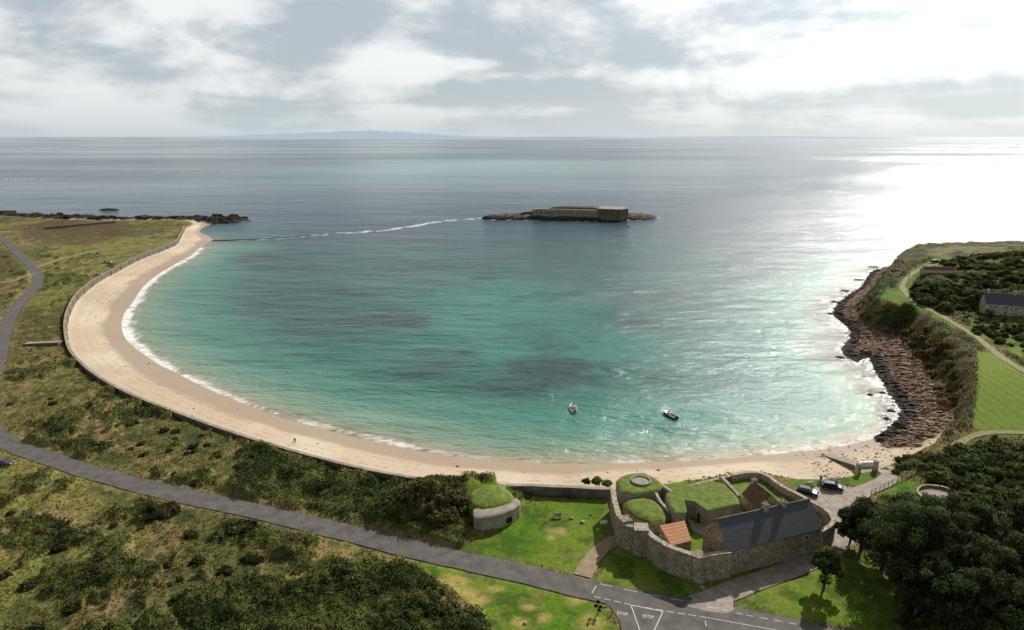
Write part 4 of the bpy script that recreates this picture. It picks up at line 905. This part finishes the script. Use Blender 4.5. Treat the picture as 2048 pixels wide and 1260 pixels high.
def tube(pts, rad, seg=7):
    V = []; Fq = []
    for i, p in enumerate(pts):
        d = np.array(pts[min(i+1, len(pts)-1)])-np.array(pts[max(i-1, 0)]); d = d/(np.linalg.norm(d)+1e-9); a = np.cross(d, [0.31,.95,.1]); a /= np.linalg.norm(a); b_ = np.cross(d, a)
        for k in range(seg): th_ = 2*math.pi*k/seg; V.append(np.array(p)+rad[i]*(a*math.cos(th_)+b_*math.sin(th_)))
    for i in range(len(pts)-1):
        for k in range(seg): Fq.append((i*seg+k, i*seg+(k+1) % seg, (i+1)*seg+(k+1) % seg, (i+1)*seg+k))
    return np.array(V), np.array(Fq)
def tree(name, x, y, h, cr, colr=(.028,.046,.014), clear=.3, nclump=34, flat=.6):
    z = gz(x, y)-.1; Vs = []; Fs = []; Ms = []; Cs = []; off = 0
    def add(V, Fq, m, c):
        nonlocal off
        Vs.append(V); Fs.append(Fq+off); Ms.append(np.full(len(Fq), m)); Cs.append(c if c.ndim == 2 and len(c) == len(V) else np.tile(c, (len(V), 1))); off += len(V)
    lean = rng.uniform(-.06, .06, 2)*h; k = 7
    tp = [np.array([x+lean[0]*(i/k)**1.5, y+lean[1]*(i/k)**1.5, z+h*.88*i/k]) for i in range(k+1)]; tr = [h*.028*(1-.8*i/k)+.03 for i in range(k+1)]
    V, Fq = tube(tp, tr, 8); add(V, Fq, 0, np.array([.06,.045,.03]))
    for i in range(nclump):
        f = clear+(1-clear)*rng.uniform(0, 1)**.8; az = rng.uniform(0, 2*math.pi); wv = math.sin(math.pi*min(1, max(.08, (f-clear)/(1-clear)*.85+.12)))**.6
        rr_ = cr*wv*rng.uniform(.35, 1.0); c0 = tp[min(k, int(max(.1, f-.12)*k))]
        cc_ = np.array([x+lean[0]*f+rr_*math.cos(az), y+lean[1]*f+rr_*math.sin(az), z+h*f*rng.uniform(.93, 1.03)])
        mid = (c0+cc_)/2+np.array([0, 0, -.2]); V, Fq = tube([c0, mid, cc_], [h*.010, h*.006, .02], 5); add(V, Fq, 0, np.array([.06,.045,.03]))
        r = cr*rng.uniform(.2, .38); nl = int(330); dvec = rng.normal(size=(nl, 3)); dvec /= np.linalg.norm(dvec, axis=1, keepdims=True); rad = rng.uniform(.35, 1.0, nl)**.5*(1+.25*np.sin(dvec[:, 0]*6+i)*np.sin(dvec[:, 1]*5))
        Cn = cc_+dvec*rad[:, None]*np.array([r, r, r*flat]); V, Fq = quads(Cn, dvec+rng.normal(size=(nl, 3))*.6+np.array([0,0,.3]), .13)
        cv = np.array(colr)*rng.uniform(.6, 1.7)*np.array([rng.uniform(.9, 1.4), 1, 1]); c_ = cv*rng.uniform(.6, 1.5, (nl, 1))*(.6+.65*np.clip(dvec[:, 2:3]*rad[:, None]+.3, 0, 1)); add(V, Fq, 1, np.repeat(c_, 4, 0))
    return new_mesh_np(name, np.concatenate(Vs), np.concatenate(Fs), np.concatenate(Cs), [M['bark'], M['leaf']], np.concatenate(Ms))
for (u, v, h, cr) in [(1722,1098,9,4.0),(1700,1085,7,3.0),(1795,1190,15.5,5.5),(1850,1185,15,5.0),(1765,1130,11,4.5),(1880,1130,13,5),(1925,1205,12,4.8),(1990,1230,10,4.8),(2035,1200,11,5),(1950,1120,10,4.5),(2030,1110,10,4.5),(1830,1235,11,4.5),(1900,1270,10,5),(1980,1290,11,5),(2050,1280,9,5)]:
    x, y = G(u, v); tree('pine_tree', x, y, h, cr, colr=(.036,.06,.017))
x, y = G(1647,1178); tree('broadleaf_tree', x, y, 6.8, 2.7, colr=(.045,.08,.018), clear=.35, nclump=26, flat=.9)
x, y = G(1196,1228); tree('sapling', x, y, 2.4, .5, colr=(.05,.07,.02), nclump=5)
for (u, v) in [(1935,640),(1955,655),(1990,665),(2010,650),(2035,672),(1975,640)]:
    x, y = G(u, v); tree('garden_tree', x, y, 4.0, 1.8, colr=(.06,.09,.02), nclump=8)
for (u, v, h) in [(1838,598,5),(1860,592,5.5),(1885,606,6),(1912,598,6),(1940,612,6.5),(1958,618,6),(1925,580,6),(1980,575,6),(2010,566,5.5),(1920,535,5)]:
    x, y = G(u, v); tree('broadleaf_tree', x, y, h, h*.62, colr=(.05,.075,.022), nclump=9, flat=.8)

# ------------------------------------------------------------------ light and sky
SE, SR = math.radians(33), math.radians(35)
sd_ = Vector((math.sin(SR)*math.cos(SE), math.cos(SR)*math.cos(SE), math.sin(SE)))
sl = bpy.data.lights.new('sun', 'SUN'); sl.energy = 5.0; sl.angle = math.radians(0.6); sl.color = (1.0, 0.955, 0.87)
so = bpy.data.objects.new('sun', sl); so.rotation_euler = (-sd_).to_track_quat('-Z', 'Y').to_euler(); so.location = (100, 100, 300); bpy.context.collection.objects.link(so)
wd_ = bpy.data.worlds.new('World'); bpy.context.scene.world = wd_; wd_.use_nodes = True; t = wd_.node_tree; N = t.nodes; L = t.links; N.clear()
out = N.new('ShaderNodeOutputWorld'); sky = N.new('ShaderNodeTexSky'); sky.sky_type = 'NISHITA'; sky.sun_disc = False; sky.sun_elevation = SE; sky.sun_rotation = SR
bg1 = N.new('ShaderNodeBackground'); bg1.inputs[1].default_value = 0.08; L.new(sky.outputs[0], bg1.inputs[0])
tc = N.new('ShaderNodeTexCoord'); sx = N.new('ShaderNodeSeparateXYZ'); L.new(tc.outputs['Generated'], sx.inputs[0])
def mth(op, a, b=None, c=None, clamp=False):
    n = N.new('ShaderNodeMath'); n.operation = op; n.use_clamp = clamp
    for i, q in enumerate((a, b, c)):
        if q is None: continue
        if isinstance(q, (int, float)): n.inputs[i].default_value = q
        else: L.new(q, n.inputs[i])
    return n.outputs[0]
zc = mth('ADD', mth('MAXIMUM', sx.outputs[2], 0.0), 0.10)
cx_ = mth('DIVIDE', sx.outputs[0], zc); cy_ = mth('DIVIDE', sx.outputs[1], zc)
cb = N.new('ShaderNodeCombineXYZ'); L.new(cx_, cb.inputs[0]); L.new(cy_, cb.inputs[1]); cb.inputs[2].default_value = 3.7
c1 = N.new('ShaderNodeTexNoise'); c1.inputs['Scale'].default_value = 0.50; c1.inputs['Detail'].default_value = 9; c1.inputs['Roughness'].default_value = 0.54; c1.inputs['Distortion'].default_value = 0.3; L.new(cb.outputs[0], c1.inputs['Vector'])
c2 = N.new('ShaderNodeTexNoise'); c2.inputs['Scale'].default_value = 7.0; c2.inputs['Detail'].default_value = 10; c2.inputs['Roughness'].default_value = 0.57; c2.inputs['Distortion'].default_value = 0.25
mpc = N.new('ShaderNodeMapping'); mpc.inputs['Scale'].default_value = (1,1,2.0); mpc.inputs['Location'].default_value = (0.2,0.9,0.5); L.new(tc.outputs['Generated'], mpc.inputs['Vector']); L.new(mpc.outputs[0], c2.inputs['Vector'])
thick = N.new('ShaderNodeMapRange'); thick.interpolation_type = 'SMOOTHSTEP'; thick.inputs[1].default_value = 0.43; thick.inputs[2].default_value = 0.57; L.new(mth('ADD', mth('MULTIPLY', c1.outputs[0], 0.5), mth('MULTIPLY', c2.outputs[0], 0.5)), thick.inputs[0])
dotn = N.new('ShaderNodeVectorMath'); dotn.operation = 'DOT_PRODUCT'; L.new(tc.outputs['Generated'], dotn.inputs[0]); dotn.inputs[1].default_value = sd_
dt = mth('MAXIMUM', dotn.outputs['Value'], 0.0)
glow = mth('MULTIPLY', mth('POWER', dt, 14.0), 2.0)
ccol = N.new('ShaderNodeMix'); ccol.data_type = 'RGBA'; L.new(thick.outputs[0], ccol.inputs[0]); ccol.inputs[6].default_value = (0.95,0.965,0.97,1); ccol.inputs[7].default_value = (0.48,0.545,0.59,1)
hzf = mth('POWER', mth('SUBTRACT', 1.0, mth('MULTIPLY', mth('MAXIMUM', sx.outputs[2], 0.0), 8.5), clamp=True), 2.0)
hc = N.new('ShaderNodeMix'); hc.data_type = 'RGBA'; L.new(mth('MULTIPLY', hzf, 0.88), hc.inputs[0]); L.new(ccol.outputs[2], hc.inputs[6]); hc.inputs[7].default_value = (0.58,0.67,0.72,1)
dk = N.new('ShaderNodeMapRange'); dk.inputs[1].default_value = 0.18; dk.inputs[2].default_value = 0.55; dk.inputs[3].default_value = 1.0; dk.inputs[4].default_value = 0.22; L.new(sx.outputs[2], dk.inputs[0])
stg = mth('ADD', dk.outputs[0], glow)
bg2 = N.new('ShaderNodeBackground'); L.new(hc.outputs[2], bg2.inputs[0]); L.new(stg, bg2.inputs[1])
ms = N.new('ShaderNodeMixShader'); ms.inputs[0].default_value = 0.9; L.new(bg1.outputs[0], ms.inputs[1]); L.new(bg2.outputs[0], ms.inputs[2]); L.new(ms.outputs[0], out.inputs[0])

sc_ = bpy.context.scene; sc_.view_settings.view_transform = 'Standard'; sc_.view_settings.look = 'None'; sc_.view_settings.exposure = 0
cam = bpy.data.cameras.new('camera'); cam.lens = 24; cam.sensor_width = 36; cam.clip_start = 1; cam.clip_end = 120000
co = bpy.data.objects.new('camera', cam); co.location = (0, 0, CAMH); co.rotation_euler = (math.pi/2-TH, 0, 0); bpy.context.collection.objects.link(co); sc_.camera = co
